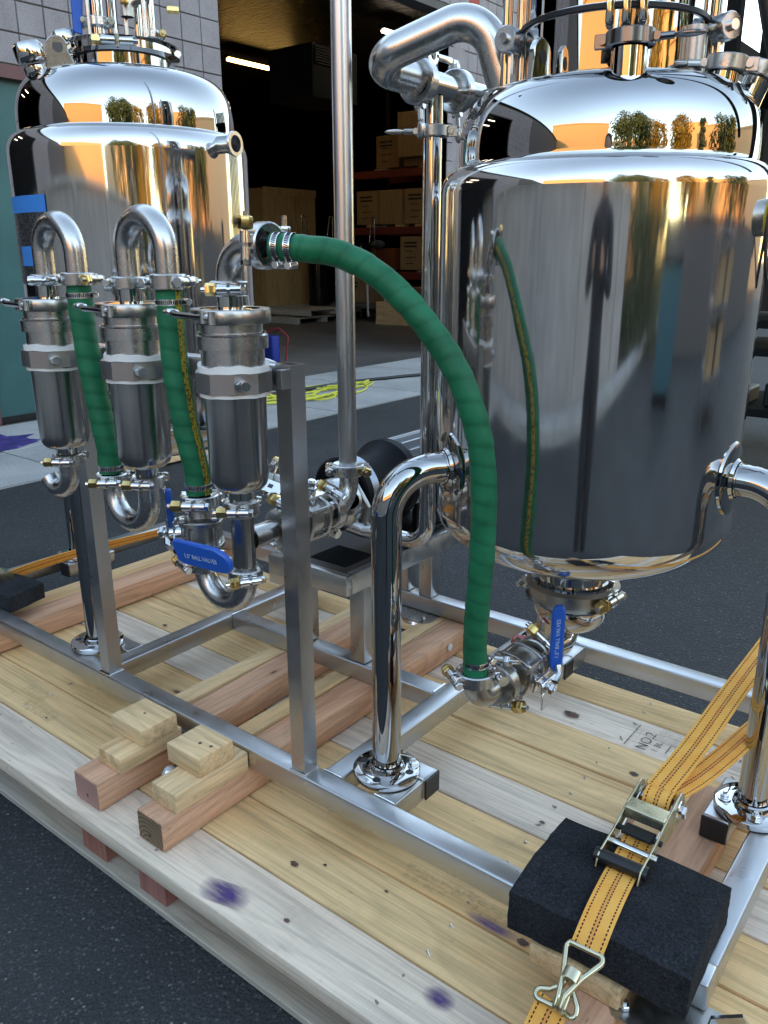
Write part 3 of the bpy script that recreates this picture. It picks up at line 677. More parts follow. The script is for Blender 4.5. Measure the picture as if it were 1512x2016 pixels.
obj('end_cap', MB().box(-2.4845, -2.4375, 1.364, 1.3699, fz0+.0005, fz1-.002, .002), BLK, sk)
# filter posts, bar and brackets
PZ = -.183
def post(x0, x1, y0, y1):
    b = MB(); t_ = .003
    b.box(x0, x1, y0, y0+t_, -.9995, PZ); b.box(x0, x1, y1-t_, y1, -.9995, PZ); b.box(x0, x0+t_, y0+t_, y1-t_, -.9995, PZ); b.box(x1-t_, x1, y0+t_, y1-t_, -.9995, PZ)
    return obj('post', b, TUBX, sk, angle=20)
post(-1.0325, -.9965, 1.006, 1.042); post(-1.697, -1.661, 1.006, 1.042)
obj('cross_bar', MB().box(-1.83, -1.0335, 1.012, 1.044, -.232, -.186, .003, 2), TUBX, sk)
obj('weld_seam', MB().tube([(-1.034,1.0035,-.9985),(-.995,1.0035,-.9985),(-.995,1.044,-.9985)], .0028, 6), ZINC, sk)
obj('weld_seam', MB().tube([(-1.699,1.0035,-.9985),(-1.659,1.0035,-.9985),(-1.659,1.044,-.9985)], .0028, 6), ZINC, sk)
for (x0, y0, x1, y1) in ((-.981,1.0465,-.933,1.0465),(-.850,1.0465,-.800,1.0465),(-1.740,1.0465,-1.692,1.0465),(-.981,1.8805,-.933,1.8805),(-.850,1.8805,-.800,1.8805),(-.9815,1.433,-.9815,1.483),(-1.6915,1.433,-1.6915,1.483),(-.9325,1.142,-.9325,1.192),(-.850,1.1415,-.800,1.1415),(-.2505,1.0,-.2505,1.046),(-.2505,1.881,-.2505,1.93)):
    obj('weld_seam', MB().tube([(x0,y0,-.9995),((x0+x1)/2,(y0+y1)/2,-.9988),(x1,y1,-.9995)], .0022, 6), ZINC, sk)
# pump stand
st = MB()
obj('stand_top', MB().box(-1.46, -1.195, 1.372, 1.93, -.742, -.739, .001), STDT, sk)
for bx in ((-1.462,-1.195,1.370,1.392), (-1.462,-1.195,1.912,1.934), (-1.462,-1.440,1.392,1.912), (-1.217,-1.195,1.392,1.912)): obj('stand_rim', MB().box(*bx, -.792, -.7385, .004, 2), GALV, sk)
obj('stand_opening', MB().box(-1.36, -1.24, 1.42, 1.53, -.7388, -.7376), INT, sk)
for x0, y0 in ((-1.441,1.437), (-1.245,1.437), (-1.441,1.884), (-1.352,1.884)): obj('stand_leg', MB().box(x0, x0+.048, y0, y0+.046, -.9995, -.79, .004, 2), TUBX, sk)
# casters and their plates
def hexb(mb, p, r=.008, h=.008, d=Z):
    p = Vector(p); d = Vector(d).normalized(); mb.hexn(p, p+d*h, r); mb.cyl(p+d*h, p+d*(h+.006), r*.5, 10); return mb
def caster(x, y, a):
    obj('caster_plate', MB().prism([(-.075,-.03),(-.06,-.05),(.06,-.05),(.075,-.03),(.075,.05),(-.075,.05)], (x, y, -1.0515), (1,0,0), (0,1,0), .004), CAST, sk)
    for dx in (-.05, .05): obj('caster_bolt', hexb(MB(), (x+dx, y-.028, -1.049)), ZINC, sk)
    obj('caster_fork', MB().lathe([(.0,0),(.045,0),(.05,-.012),(.03,-.02),(0,-.02)], (x+.01, y, -1.054), Z, 20), ZINC, sk)
caster(-1.315, .988, 0); caster(-1.345, 1.862, 0)
caster(-.245, .965, 0)
obj('caster_fork', MB().prism([(-.02,0),(.035,0),(.05,.05),(.03,.075),(-.01,.06)], (-.178, .985, -1.09), (.7,.3,0), (0,0,1), .006), ZINC, sk)
obj('caster_fork', MB().prism([(-.02,0),(.035,0),(.05,.05),(.03,.075),(-.01,.06)], (-.155, .945, -1.09), (.7,.3,0), (0,0,1), .006), ZINC, sk)
b = MB(); b.cyl((-1.36,1.80,-1.105), (-1.30,1.80,-1.105), .022, 18); obj('caster_wheel', b, BLK, sk)

# ---------------------------------------------------------------- fittings
def flange(parent, c, r=.067, nb=4, rot=.6, bolts=True):
    x, y = c; z = -.999
    f = obj('foot_flange', MB().lathe([(0,0),(r,0),(r+.001,.002),(r+.001,.011),(r-.002,.013),(.036,.013),(.034,.022),(.0305,.024)], (x, y, z), Z, 48), FLG, parent)
    for k in range(nb):
        b = MB(); hm = MB()
        t = rot+k*2*math.pi/nb; p = (x+r*.74*math.cos(t), y+r*.74*math.sin(t), z+.0132)
        if bolts: b.lathe([(0,.001),(.0125,.001),(.0125,.0025),(0,.0025)], p, Z, 16); hexb(b, (p[0], p[1], z+.0155), .0085, .008)
        else: hm.lathe([(0,0),(.0085,0)], p, Z, 14)
        if b.v: obj('flange_bolt', b, ZINC, f)
        if hm.v: obj('bolt_hole', hm, BLK, f)
    return f
def clamp(parent, c, axis, side, r, h=.020, m=SAT, nuts=True, R_=None, nl=.016, both=True):
    """two-bolt sanitary clamp: band, hinge lugs, bolts, brass nuts"""
    c = Vector(c); a = Vector(axis).normalized(); s = Vector(side); s = (s - a*s.dot(a)).normalized(); t = a.cross(s)
    R_ = R_ or r*1.52; h *= 1.18
    ring = obj('pipe_clamp', MB().lathe([(r*1.0,-h*.30),(r*1.28,-h*.34),(R_*.93,-h*.5),(R_,-h*.42),(R_,h*.42),(R_*.93,h*.5),(r*1.28,h*.34),(r*1.0,h*.30)], c, a, 36), m, parent)
    k = R_/.034*1.12; k = min(max(k, 1.0), 1.5)
    for sg in ((1, -1) if both else (1,)):
        lug = MB(); nut = MB()
        cc = c + s*sg*(R_+.0045*k); L = .030*k
        lug.cyl(cc - t*L*.55, cc - t*.002*k, .0075*k, 12); lug.cyl(cc + t*.003*k, cc + t*L*.62, .0068*k, 12)
        lug.obox(cc - s*sg*.006*k - t*L*.25, s, t, a, .012*k, .010*k, h*.8, .001)
        lug.obox(cc - s*sg*.006*k + t*L*.28, s, t, a, .012*k, .009*k, h*.8, .001)
        lug.cyl(cc - t*L*1.35, cc + t*L*.62, .0036*k, 10)
        if sg == 1 or not nuts: lug.hexn(cc + t*L*.62, cc + t*L*.88, .0070*k)
        else: lug.lathe([(0,-.007*k),(.008*k,-.007*k),(.009*k,0),(.008*k,.007*k),(0,.007*k)], cc + t*L*.7, t, 14)
        if nuts and sg == 1: nut.hexn(cc - t*L*1.15, cc - t*L*.60, .0098*k)
        else: lug.hexn(cc - t*L*.9, cc - t*L*.56, .0085*k)
        obj('clamp_lug', lug, ZINC, ring)
        if nut.v: obj('brass_nut', nut, BRASS, ring)
    return ring
def wingclamp(parent, c, axis, side, r, wing=.05, R_=None, m=CAST):
    c = Vector(c); a = Vector(axis).normalized(); s = Vector(side); s = (s - a*s.dot(a)).normalized(); t = a.cross(s)
    R_ = R_ or r*1.5; h = .022
    ring = obj('pipe_clamp', MB().lathe([(r,-h*.3),(r*1.25,-h*.34),(R_*.93,-h*.5),(R_,-h*.42),(R_,h*.42),(R_*.93,h*.5),(r*1.25,h*.34),(r,h*.3)], c, a, 36), m, parent)
    b = MB(); e = c + s*(R_+.004)
    b.cyl(e - s*.004, e + s*.022, .0055, 10); b.cyl(e-s*.002-t*.010, e-s*.002+t*.010, .006, 10)
    b.ell(e + s*(.022+wing*.42), s, t, a, wing*.5, wing*.26, .0045, 18)
    obj('wing_nut', b, m, ring); b = MB()
    e2 = c - s*(R_+.003); b.cyl(e2-t*.010, e2+t*.010, .006, 10); b.obox(e2-s*.004, s, t, a, .018, .009, h*.9, .001)
    obj('clamp_hinge', b, m, ring); return ring
def pipe(parent, pts, r, m=SAT, rad=.05, name='pipe', n=28, k=12, cap=False):
    return obj(name, MB().tube(fillet(pts, rad, k) if len(pts) > 2 else [Vector(pts[0]), Vector(pts[0]).lerp(Vector(pts[1]), .5), Vector(pts[1])], r, n, cap), m, parent)
SEAM = []
def hosemesh(path, r, pitch=.033, n=40):
    SEAM.clear()
    def rf(L, t):
        L += .004*math.sin(L*23); q = ((L/pitch + t/(2*math.pi)) % 1.0); SEAM.append(max(0, 1-min(q, 1-q)*9))
        return 1.0 + .040*(min(q, .8)/.8-.5) - .045*max(0, (q-.8)/.2) + .014*math.sin(L*57+t*2) + .012*math.sin(L*131+t)
    return MB().tube(path, r, n, False, rf)
def resample(path, step):
    out = [path[0]]; acc = 0
    for a, b in zip(path, path[1:]):
        d = (b-a).length; 
        if d < 1e-9: continue
        while acc + d >= step:
            t = (step-acc)/d; a = a.lerp(b, t); out.append(a.copy()); d = (b-a).length; acc = 0
        acc += d
    out.append(path[-1]); return out
def band_clamp(parent, c, axis, r, side, w=.011):
    c = Vector(c); a = Vector(axis).normalized(); s = Vector(side); s = (s-a*s.dot(a)).normalized(); t = a.cross(s)
    bd = obj('hose_clamp', MB().lathe([(r,-w/2),(r+.0012,-w/2),(r+.0012,w/2),(r,w/2)], c, a, 36), ZINC, parent)
    sl_ = MB()
    for k in range(44):
        th = 2*math.pi*k/44
        if k % 44 < 30:
            d = s*math.cos(th)+t*math.sin(th); p = c + d*(r+.0014); q = a.cross(d)
            sl_.obox(p, a+q*.25, q-a*.25, d, w*.62, .0016, .0006)
    obj('clamp_slots', sl_, DARK, bd)
    b = MB(); p = c - s*(r+.006) ; b.cyl(p-t*.013, p+t*.011, .0058, 12); b.hexn(p+t*.011, p+t*.017, .0065); b.obox(p+s*.003, s, t, a, .006, .018, w, .001); obj('worm_screw', b, ZINC, bd)

# ---------------------------------------------------------------- tanks
def tank_shell(name, lb, c, prof_body, prof_top, zb):
    t = thing(name, lb, 'tank', (c[0], c[1], zb)); cc = (c[0], c[1], 0)
    b = obj('shell', MB().lathe(prof_body, cc, Z, 128), BODY, t, angle=60)
    d = obj('dome', MB().lathe(prof_top, cc, Z, 128), MIR, t, angle=60)
    return t
def sup(r0, z0, r1, z1, n, p=3.1):
    return [(r1+(r0-r1)*max(0, 1-(u**p))**(1/p), z0+(z1-z0)*u) for u in [math.sin(math.pi/2*k/n) for k in range(n+1)]]
def arcp(r0, z0, r1, z1, n, kind):   # quarter ellipse from (r0,z0) to (r1,z1); kind 'out': leaves vertically, arrives horizontally
    out = []
    for k in range(n+1):
        t = math.pi/2*k/n
        if kind == 'out': out.append((r1+(r0-r1)*math.cos(t), z0+(z1-z0)*math.sin(t)))
        else: out.append((r0+(r1-r0)*math.sin(t), z1+(z0-z1)*math.cos(t)))
    return out
CR = Vector((-.66, 1.462, 0)); RR = .284
body = [(.07,-.585)] + arcp(.07,-.582, RR,-.475, 18, 'in') + [(RR,-.470),(RR,-.46),(RR,-.43),(RR,-.2),(RR,.03),(RR,.085),(RR,.094),(RR,.098)] + arcp(RR,.098,.253,.140, 10, 'out') + [(.2535,.1405)]
top = [(.2535,.1405),(.2530,.1425),(.2527,.1445)] + sup(.2526,.1455,.15,.266, 44) + [(.14,.2675),(.02,.270)]
tR = tank_shell('steel_tank', 'large mirror polished steel tank at the right standing on curved legs', CR, body, top, -1.0)
# bottom outlet
obj('outlet_neck', MB().lathe([(.072,-.57),(.072,-.648)], CR, Z, 48), MIRP, tR)
cl = clamp(tR, CR+Z*-.658, Z, (1,-.10,0), .074, .038, CAST, True, .086)
obj('outlet_bowl', MB().lathe([(.074,-.675)] + [(.074-.0*k, -.675-.0*k) for k in range(1)] + arcp(.077,-.682,.030,-.742, 12, 'out') + [(.024,-.744)], CR, Z, 48), MIRP, tR)
obj('tri_ring', MB().lathe([(.072,-.632),(.083,-.633),(.084,-.640),(.072,-.6435)], CR, Z, 48), MIR, tR)
# legs
def tank_leg(t, c, leg, Rb, zarm, r=.0285, bolts=True, rot=.6, m=MIR):
    c = Vector((c[0], c[1], 0)); lg = Vector((leg[0], leg[1], 0)); d = (c-lg); D = d.length; d.normalize()
    hit = lg + d*(D-Rb+.004)
    L = pipe(t, [lg+Z*-.985, lg+Z*zarm, hit+Z*zarm], r, m, min(.085, D-Rb-.012), 'leg', 40, 18)
    tang = d.cross(Z)
    # saddle pad welded to the shell
    pts = []; npd = 28; rp = .058; vs = []; fs = []
    for q in range(5):
        rq = [r*1.0, r*1.12, rp*.86, rp*.95, rp][q]; dr = [.012,.007,.006,.004,-.001][q]
        for k in range(npd):
            th = 2*math.pi*k/npd; off = rq*math.cos(th); zz = zarm + rq*1.15*math.sin(th)
            al = math.asin(max(-1, min(1, off/(Rb)))); rr_ = Rb+dr
            vs.append(c - d*math.cos(al)*rr_ + tang*math.sin(al)*rr_ + Z*zz)
    for q in range(4):
        for k in range(npd): fs.append((q*npd+k, q*npd+(k+1) % npd, (q+1)*npd+(k+1) % npd, (q+1)*npd+k))
    obj('leg_pad', MB().add(vs, fs), m, t)
    ww = MB(); ww.tube([hit - d*.018 + Z*zarm + (tang*math.cos(q)+Z*math.sin(q))*r*1.01 for q in [2*math.pi*k/24 for k in range(25)]], .0022, 6); obj('weld_ring', ww, MIR, L)
    flange(t, (leg[0], leg[1]), .067, 4, rot, bolts)
tank_leg(tR, CR, (-.875, 1.117), RR, -.375, bolts=False, rot=.25)
tank_leg(tR, CR, (-.890, 1.832), RR, -.375, bolts=False, rot=.9)
tank_leg(tR, CR, (-.262, 1.448), RR, -.375, bolts=True, rot=.35)
obj('flange_bolt', hexb(MB().lathe([(0,0),(.012,0),(.012,.002),(0,.002)], (-.833,1.151,-.9858), Z, 14), (-.833,1.151,-.984), .0085, .008), ZINC, tR)
# lid column
obj('column', MB().lathe([(.149,.245),(.149,.27),(.149,.30),(.149,.349),(.149,.351),(.149,.352),(.1495,.353)], CR, Z, 96), MIR, tR)
obj('column_upper', MB().lathe([(.1495,.361),(.149,.362),(.149,.363),(.149,.366),(.149,.72),(.05,.75)], CR, Z, 96), MIR, tR)
obj('gasket', MB().lathe([(.1495,.353),(.154,.3535),(.154,.3605),(.1495,.361)], CR, Z, 64), DARK, tR)
obj('base_ring', MB().lathe([(.149,.258),(.166,.260),(.168,.269),(.150,.273)], CR, Z, 64), MIRP, tR)
TC = Vector((.412,-.911,0)); RV = Vector((.911,.412,0))
def onr(f, s): return CR + TC*f + RV*s
# front ferrule with black clamp
pf = onr(.205, .026)
obj('ferrule', MB().lathe([(.036,.205),(.031,.226),(.0275,.238),(.0260,.244),(.0260,.247),(.0260,.252),(.0260,.290)], pf, Z, 32), MIRP, tR)
wingclamp(tR, pf+Z*.298, Z, (.85,.2,0), .0265, .048, .036, mat('dark_chrome', (.20,.20,.21), .22, 1.0))
# hinge lug on the column
hg = MB(); hc = CR + TC*.158 + RV*.018
for s_ in (-.024, 0, .024): hg.obox(hc+RV*s_+Z*.357, RV, TC, Z, .013, .030, .058, .004, 2)
hg.cyl(hc-RV*.036+Z*.375, hc+RV*.036+Z*.375, .006, 12); obj('hinge', hg, MIRP, tR)
# lifting lug
lg = onr(.150, -.108)
obj('lug_pad', MB().obox(lg+Z*.243+TC*.02, RV, TC+Z*-.45, Z+TC*.45, .052, .07, .007, .003, 2), MIRP, tR)
lp = [(-.030,0),(.030,0),(.024,.045)] + [(.024*math.cos(t), .055+.024*math.sin(t)) for t in [math.pi*k/10 for k in range(1, 10)]] + [(-.024,.045)]
dirl = (TC*.75 + RV*-.25).normalized(); 
obj('lifting_lug', MB().prism(lp, lg+Z*.240, (TC*.86-RV*.50).normalized()*1, Z, .011, .002), MIRP, tR)
obj('lug_hole', MB().cyl(lg+Z*.292+((TC*.86-RV*.50).cross(Z)).normalized()*.0065, lg+Z*.292-((TC*.86-RV*.50).cross(Z)).normalized()*.0065, .010, 16), DARK, tR)
# swing bolt knobs on the column
for s_, f_, z_ in ((-.165, .055, .338), (.170, .045, .34), (-.05,-.16,.34)):
    p = CR + RV*s_ + TC*f_ + Z*z_; dd = (TC*.8+RV*(.55 if s_ > 0 else -.35)).normalized()
    k_ = obj('swing_bolt', MB().lathe([(0,.020),(.019,.020),(.021,.017),(.021,-.012),(.017,-.016),(0,-.016)], p, dd, 24), SAT, tR)
    obj('bolt_stud', MB().cyl(p+dd*.020, p+dd*.027, .008, 14).cyl(p+Z*-.02-dd*.004, p+Z*-.065-dd*.004, .007, 10), ZINC, k_)
for s_ in (-.175, -.150, .160):
    obj('tie_bolt', MB().cyl(CR+RV*s_+TC*.02+Z*.25, CR+RV*s_+TC*.02+Z*.75, .010, 14), MIRP, tR)
# right hand ferrules and clamps on the dome
for s_, f_, tilt in ((.205, .075, .35), (.165,.12,.1)):
    p = onr(f_, s_); ax = (Z + RV*tilt).normalized()
    obj('ferrule', MB().cyl(p+Z*.200, p+Z*.200+ax*.070, .021, 24), MIRP, tR)
    wingclamp(tR, p+Z*.200+ax*.075, ax, (-.8,-.2,.2), .021, .03, .030, CAST)
obj('gauge_stem', MB().cyl(onr(.09,.125)+Z*.27, onr(.09,.125)+Z*.335, .017, 16), CAST, tR)
# side port with yellow gasket and lead
ps = CR + (TC*.20+RV*.98).normalized()*RR; dp = (TC*.20+RV*.98).normalized()
obj('side_port', MB().cyl(ps+Z*.055-dp*.01, ps+Z*.055+dp*.09, .030, 28), CAST, tR)
obj('port_gasket', MB().lathe([(.030,-.004),(.038,-.004),(.038,.004),(.030,.004)], ps+Z*.055+dp*.014, dp, 28), mat('yellow_gasket', (.55,.42,.03), .5), tR)
# leaning pipe that leaves the dome
po = Vector((-.822, 1.395, 0))
adir = (Z + Vector((-.18,-.10,0))).normalized()
obj('ferrule', MB().lathe([(.040,.215),(.036,.235),(.0335,.24),(.0335,.275)], po, Z, 32), MIRP, tR)
wingclamp(tR, po+Z*.262, Z, (-.25,-.9,.35), .0335, .045, .046, CAST)

# top crossover pipe, tee and riser
XR = -1.032; YR = 1.470
pp = thing('crossover_pipe', 'thick bent steel pipe looping from the near tank top to a tee on the riser', 'pipe', (XR, YR, -.66))
zt = .315
pipe(pp, [po+Z*.285, Vector((-.838,1.425,.372)), Vector((-1.032,1.345,.335)), Vector((-1.032,1.40,.318))], .0, MIRP, .01) if False else None
path = fillet([po+Z*.270, Vector((-.862,1.372,.400)), Vector((-1.054,1.285,.326)), Vector((-1.034,1.430,.318))], [.062,.040], 16)
obj('bent_pipe', MB().tube(path, .0300, 36), SAT, pp)
obj('tee_run', MB().tube([(XR,1.424,zt),(XR,1.5,zt),(XR,1.545,zt)], .0262, 32), MIRP, pp)
obj('end_run', MB().tube([(XR,1.56,zt),(XR,1.64,zt),(XR,1.74,zt)], .0262, 32), MIRP, pp)
wingclamp(pp, (XR,1.420,zt), Y, (.1,0,-1), .0262, .034, .042, SAT); wingclamp(pp, (XR,1.550,zt), Y, (.1,0,-1), .0262, .034, .042, SAT)
hk = MB(); hk.obox((XR,1.50,zt+.052), Y, X, Z, .06, .010, .012, .003, 2); hk.lathe([(.009,-.005),(.018,-.005),(.018,.005),(.009,.005)], (XR,1.462,zt+.052), X, 18); obj('clamp_lever', hk, ZINC, pp)
pipe(pp, [(XR,YR,zt-.02),(XR,YR,zt-.085)], .0205, MIRP, name='tee_branch')
wingclamp(pp, (XR,YR,.232), Z, (-.8,-.55,0), .0190, .042, .032, CAST)
pipe(pp, [(XR,YR,.232),(XR,YR,-.645),(-1.175,YR,-.645)], .0190, MIRP, .055, 'riser', 32, 16)
clamp(pp, (-1.165,YR,-.645), X, (0,-.5,1), .019, .018, CAST, False)

# instruments / black hoses at the top right
bh = MB(); bh.tube(spline([onr(.06,.17)+Z*.62, onr(.06,.215)+Z*.42, onr(.05,.27)+Z*.25, onr(.0,.36)+Z*.10], 8), .013, 12); tag(obj('black_hose', bh, BLK), 'black hose hanging down beside the near tank dome at the right edge', 'hose')
bh = MB(); bh.tube(spline([onr(.12,.20)+Z*.60, onr(.13,.27)+Z*.44, onr(.12,.33)+Z*.30, onr(.08,.40)+Z*.2], 8), .009, 10); tag(obj('black_hose', bh, BLK), 'thin black hose crossing the top right corner of the near tank', 'hose')
bh = MB(); bh.tube(spline([ps+Z*.05+dp*.10, ps+Z*-.02+TC*.02+dp*.035, ps+Z*-.055+TC*.03-RV*.01+dp*.02, ps+Z*-.03+TC*.05-RV*.03+dp*.02, ps+Z*.08+TC*.05-RV*.03+dp*.012], 8), .003, 8); tag(obj('sensor_lead', bh, BLK), 'thin black sensor lead looping at the side port of the near tank', 'cable')

# left tank
CL = Vector((-2.022, 1.465, 0)); RL = .311
body = [(.09,-.56)] + arcp(.09,-.555, RL,-.43, 14, 'in') + [(RL,-.425),(RL,-.41),(RL,-.3),(RL,-.05),(RL,.21),(RL,.235),(RL,.24),(RL,.243)] + arcp(RL,.243,.283,.292, 10, 'out') + [(.2815,.293)]
top = [(.2815,.293),(.2802,.295),(.280,.297)] + sup(.2800,.298,.135,.444, 44) + [(.02,.450)]
tL = tank_shell('steel_tank', 'left mirror polished steel tank with blue tape and an open side port', CL, body, top, -1.0)
TL = Vector((.809,-.588,0)); RVL = Vector((.588,.809,0))
obj('neck', MB().lathe([(.120,.430),(.118,.436),(.116,.440),(.116,.442),(.116,.450),(.116,.480)], CL, Z, 64), MIR, tL)
obj('neck_rim', MB().lathe([(.116,.480),(.121,.481),(.121,.484),(.116,.485)], CL, Z, 64), DARK, tL)
clamp(tL, CL+Z*.500, Z, -RVL+TL*.1, .114, .030, FLG, False, .129)
hd = MB(); q = CL+TL*.135+Z*.500-RVL*.01
for s_ in (-.022, .022): hd.cyl(q+RVL*(s_-.016), q+RVL*(s_+.016), .012, 14)
hd.cyl(q-RVL*.05, q+RVL*.05, .006, 10); hd.obox(q+Z*.0, RVL, TL, Z, .010, .02, .03, .002); obj('clamp_bolt', hd, ZINC, tL)
obj('brass_nut', MB().hexn(q-RVL*.060, q-RVL*.040, .013), BRASS, tL)
obj('lid', MB().lathe([(0,.516),(.105,.516),(.112,.513),(.112,.503)], CL, Z, 48), MIRP, tL)
# lid fittings rising out of the frame
for s_, f_, r_, h_ in ((-.055,.02,.016,.12), (-.075,.05,.005,.12), (.045,.03,.010,.14), (.075,-.01,.014,.10), (-.02,-.05,.012,.15), (.015,.045,.006,.13), (.06,.055,.006,.13)):
    obj('lid_pipe', MB().cyl(CL+RVL*s_+TL*f_+Z*.516, CL+RVL*s_+TL*f_+Z*(.530+h_), r_, 16), MIRP if r_ > .008 else SAT, tL)
clamp(tL, CL-RVL*.055+TL*.02+Z*.562, Z, -RVL, .016, .018, SAT, True, .030)
clamp(tL, CL+RVL*.075-TL*.01+Z*.548, Z, RVL, .014, .016, SAT, True, .026)
b = MB(); b.tube(fillet([CL+RVL*.02+TL*.06+Z*.57, CL+RVL*.02+TL*.06+Z*.60, CL+RVL*.11+TL*.02+Z*.66, CL+RVL*.16+Z*.68], .02, 6), .016, 16); obj('angled_valve_body', b, CAST, tL)
obj('brass_nut', MB().hexn(CL+RVL*.015+TL*.085+Z*.592, CL+RVL*.015+TL*.085+Z*.612, .011), BRASS, tL)
obj('brass_nut', MB().hexn(CL+RVL*.12+TL*.02+Z*.603, CL+RVL*.15+TL*.02+Z*.603, .010), BRASS, tL)
obj('sight_dial', MB().lathe([(0,0),(.03,0),(.034,.004),(.034,.012),(0,.014)], CL+RVL*.03+TL*.05+Z*.655, TL+Z*.3, 28), ZINC, tL)
ht = MB(); a0 = CL-RVL*.10+TL*.03; ht.prism([(-.015,-.13),(.006,-.135),(.016,-.05),(.030,.06),(.034,.12),(.006,.12),(-.004,.04),(-.014,-.05)], a0+Z*.665, RVL, Z, .012, .002); obj('blue_lever', ht, BLUE, tL)
# lifting lugs and small knobbed ports on the left shoulder
for s_, f_, z_ in ((-.150,.120,.392), ):
    p = CL+RVL*s_+TL*f_; lp2 = [(-.034,0),(.046,.012),(.022,.062)] + [(.026*math.cos(t)-.002, .066+.026*math.sin(t)) for t in [math.pi*k/10 for k in range(1, 10)]] + [(-.030,.055)]
    obj('lifting_lug', MB().prism(lp2, p+Z*(z_+.022), RVL, Z+TL*.1, .010, .002), SAT, tL)
    obj('lug_hole', MB().cyl(p+TL*.0125+Z*(z_+.088), p+TL*.004+Z*(z_+.088), .0125, 18), MORT, tL)
    obj('lug_pad', MB().obox(p+Z*(z_+.016)+RVL*.006, RVL, TL-Z*.55, Z+TL*.55, .10, .05, .006, .002), MIRP, tL)
p = CL+RVL*.19-TL*.05; obj('lifting_lug', MB().lathe([(.010,-.005),(.028,-.005),(.030,0),(.028,.005),(.010,.005)], p+Z*.430, TL, 24), SAT, tL)
for s_, f_, z_, k_ in ((-.188,.13,.350,1.2), (-.115,.03,.425,1.0)):
    p = CL+RVL*s_+TL*f_+Z*z_; ax = (Z-RVL*.25).normalized()
    kk = obj('knob_port', MB().cyl(p, p+ax*.055*k_, .013*k_, 16).lathe([(0,.055*k_),(.020*k_,.055*k_),(.022*k_,.060*k_),(.022*k_,.070*k_),(.014*k_,.074*k_)], p, ax, 20), MIRP, tL)
    obj('knob', MB().lathe([(0,.078*k_),(.026*k_,.078*k_),(.030*k_,.084*k_),(.030*k_,.108*k_),(.026*k_,.114*k_),(0,.114*k_)], p, ax, 10, True), MIRP, kk)
    obj('cross_pin', MB().cyl(p-RVL*.03+ax*.02, p+RVL*.02+ax*.02, .006, 10), ZINC, kk)
# open side port
dpo = Vector((.985,.17,0)).normalized(); q = CL+dpo*(RL-.008)+Z*.262
obj('side_port', MB().lathe([(.021,0),(.021,.038),(.029,.044),(.030,.048),(.029,.052),(.020,.052),(.019,.04),(.019,.0)], q, dpo, 36), ZINC, tL)
obj('port_bore', MB().lathe([(0,.02),(.0192,.02)], q, dpo, 28), BLK, tL)
# blue tape and label
def patch(c, Rb, a0, a1, z0, z1, m, name, parent, n=12, tilt=0):
    vs = []; fs = []
    for k in range(n+1):
        a = a0+(a1-a0)*k/n
        for z in (z0, z1): vs.append((c[0]+Rb*math.cos(a), c[1]+Rb*math.sin(a), z+tilt*k/n))
    for k in range(n): fs.append((2*k, 2*k+2, 2*k+3, 2*k+1))
    return obj(name, MB().add(vs, fs), m, parent)
ta = math.atan2(TL.y, TL.x)
LAB = mat('engraved_label', (.30,.31,.32), .35, .8); t1 = tex(LAB, 'Noise', 90, (1,1,3), rnd=False, Detail=4.0); setc(LAB, ramp(LAB, t1.outputs[0], [(.42, (.07,.075,.08)), (.6, (.26,.27,.28))]).outputs[0])
patch(CL, RL+.0012, ta-1.42, ta-.78, -.075, .120, LAB, 'name_plate', tL)
patch(CL, RL+.0022, ta-1.45, ta-.74, .098, .138, TAPE, 'blue_tape', tL)
patch(CL, RL+.0022, ta-1.20, ta-.74, -.030, .018, TAPE, 'blue_tape', tL)
tank_leg(tL, CL, (-1.838, 1.088), RL, -.33, .0265, bolts=False, rot=.7)
tank_leg(tL, CL, (-2.490, 1.440), RL, -.33, .0265, bolts=False, rot=.2)
tank_leg(tL, CL, (-1.838, 1.83), RL, -.33, .0265, bolts=False, rot=.2)

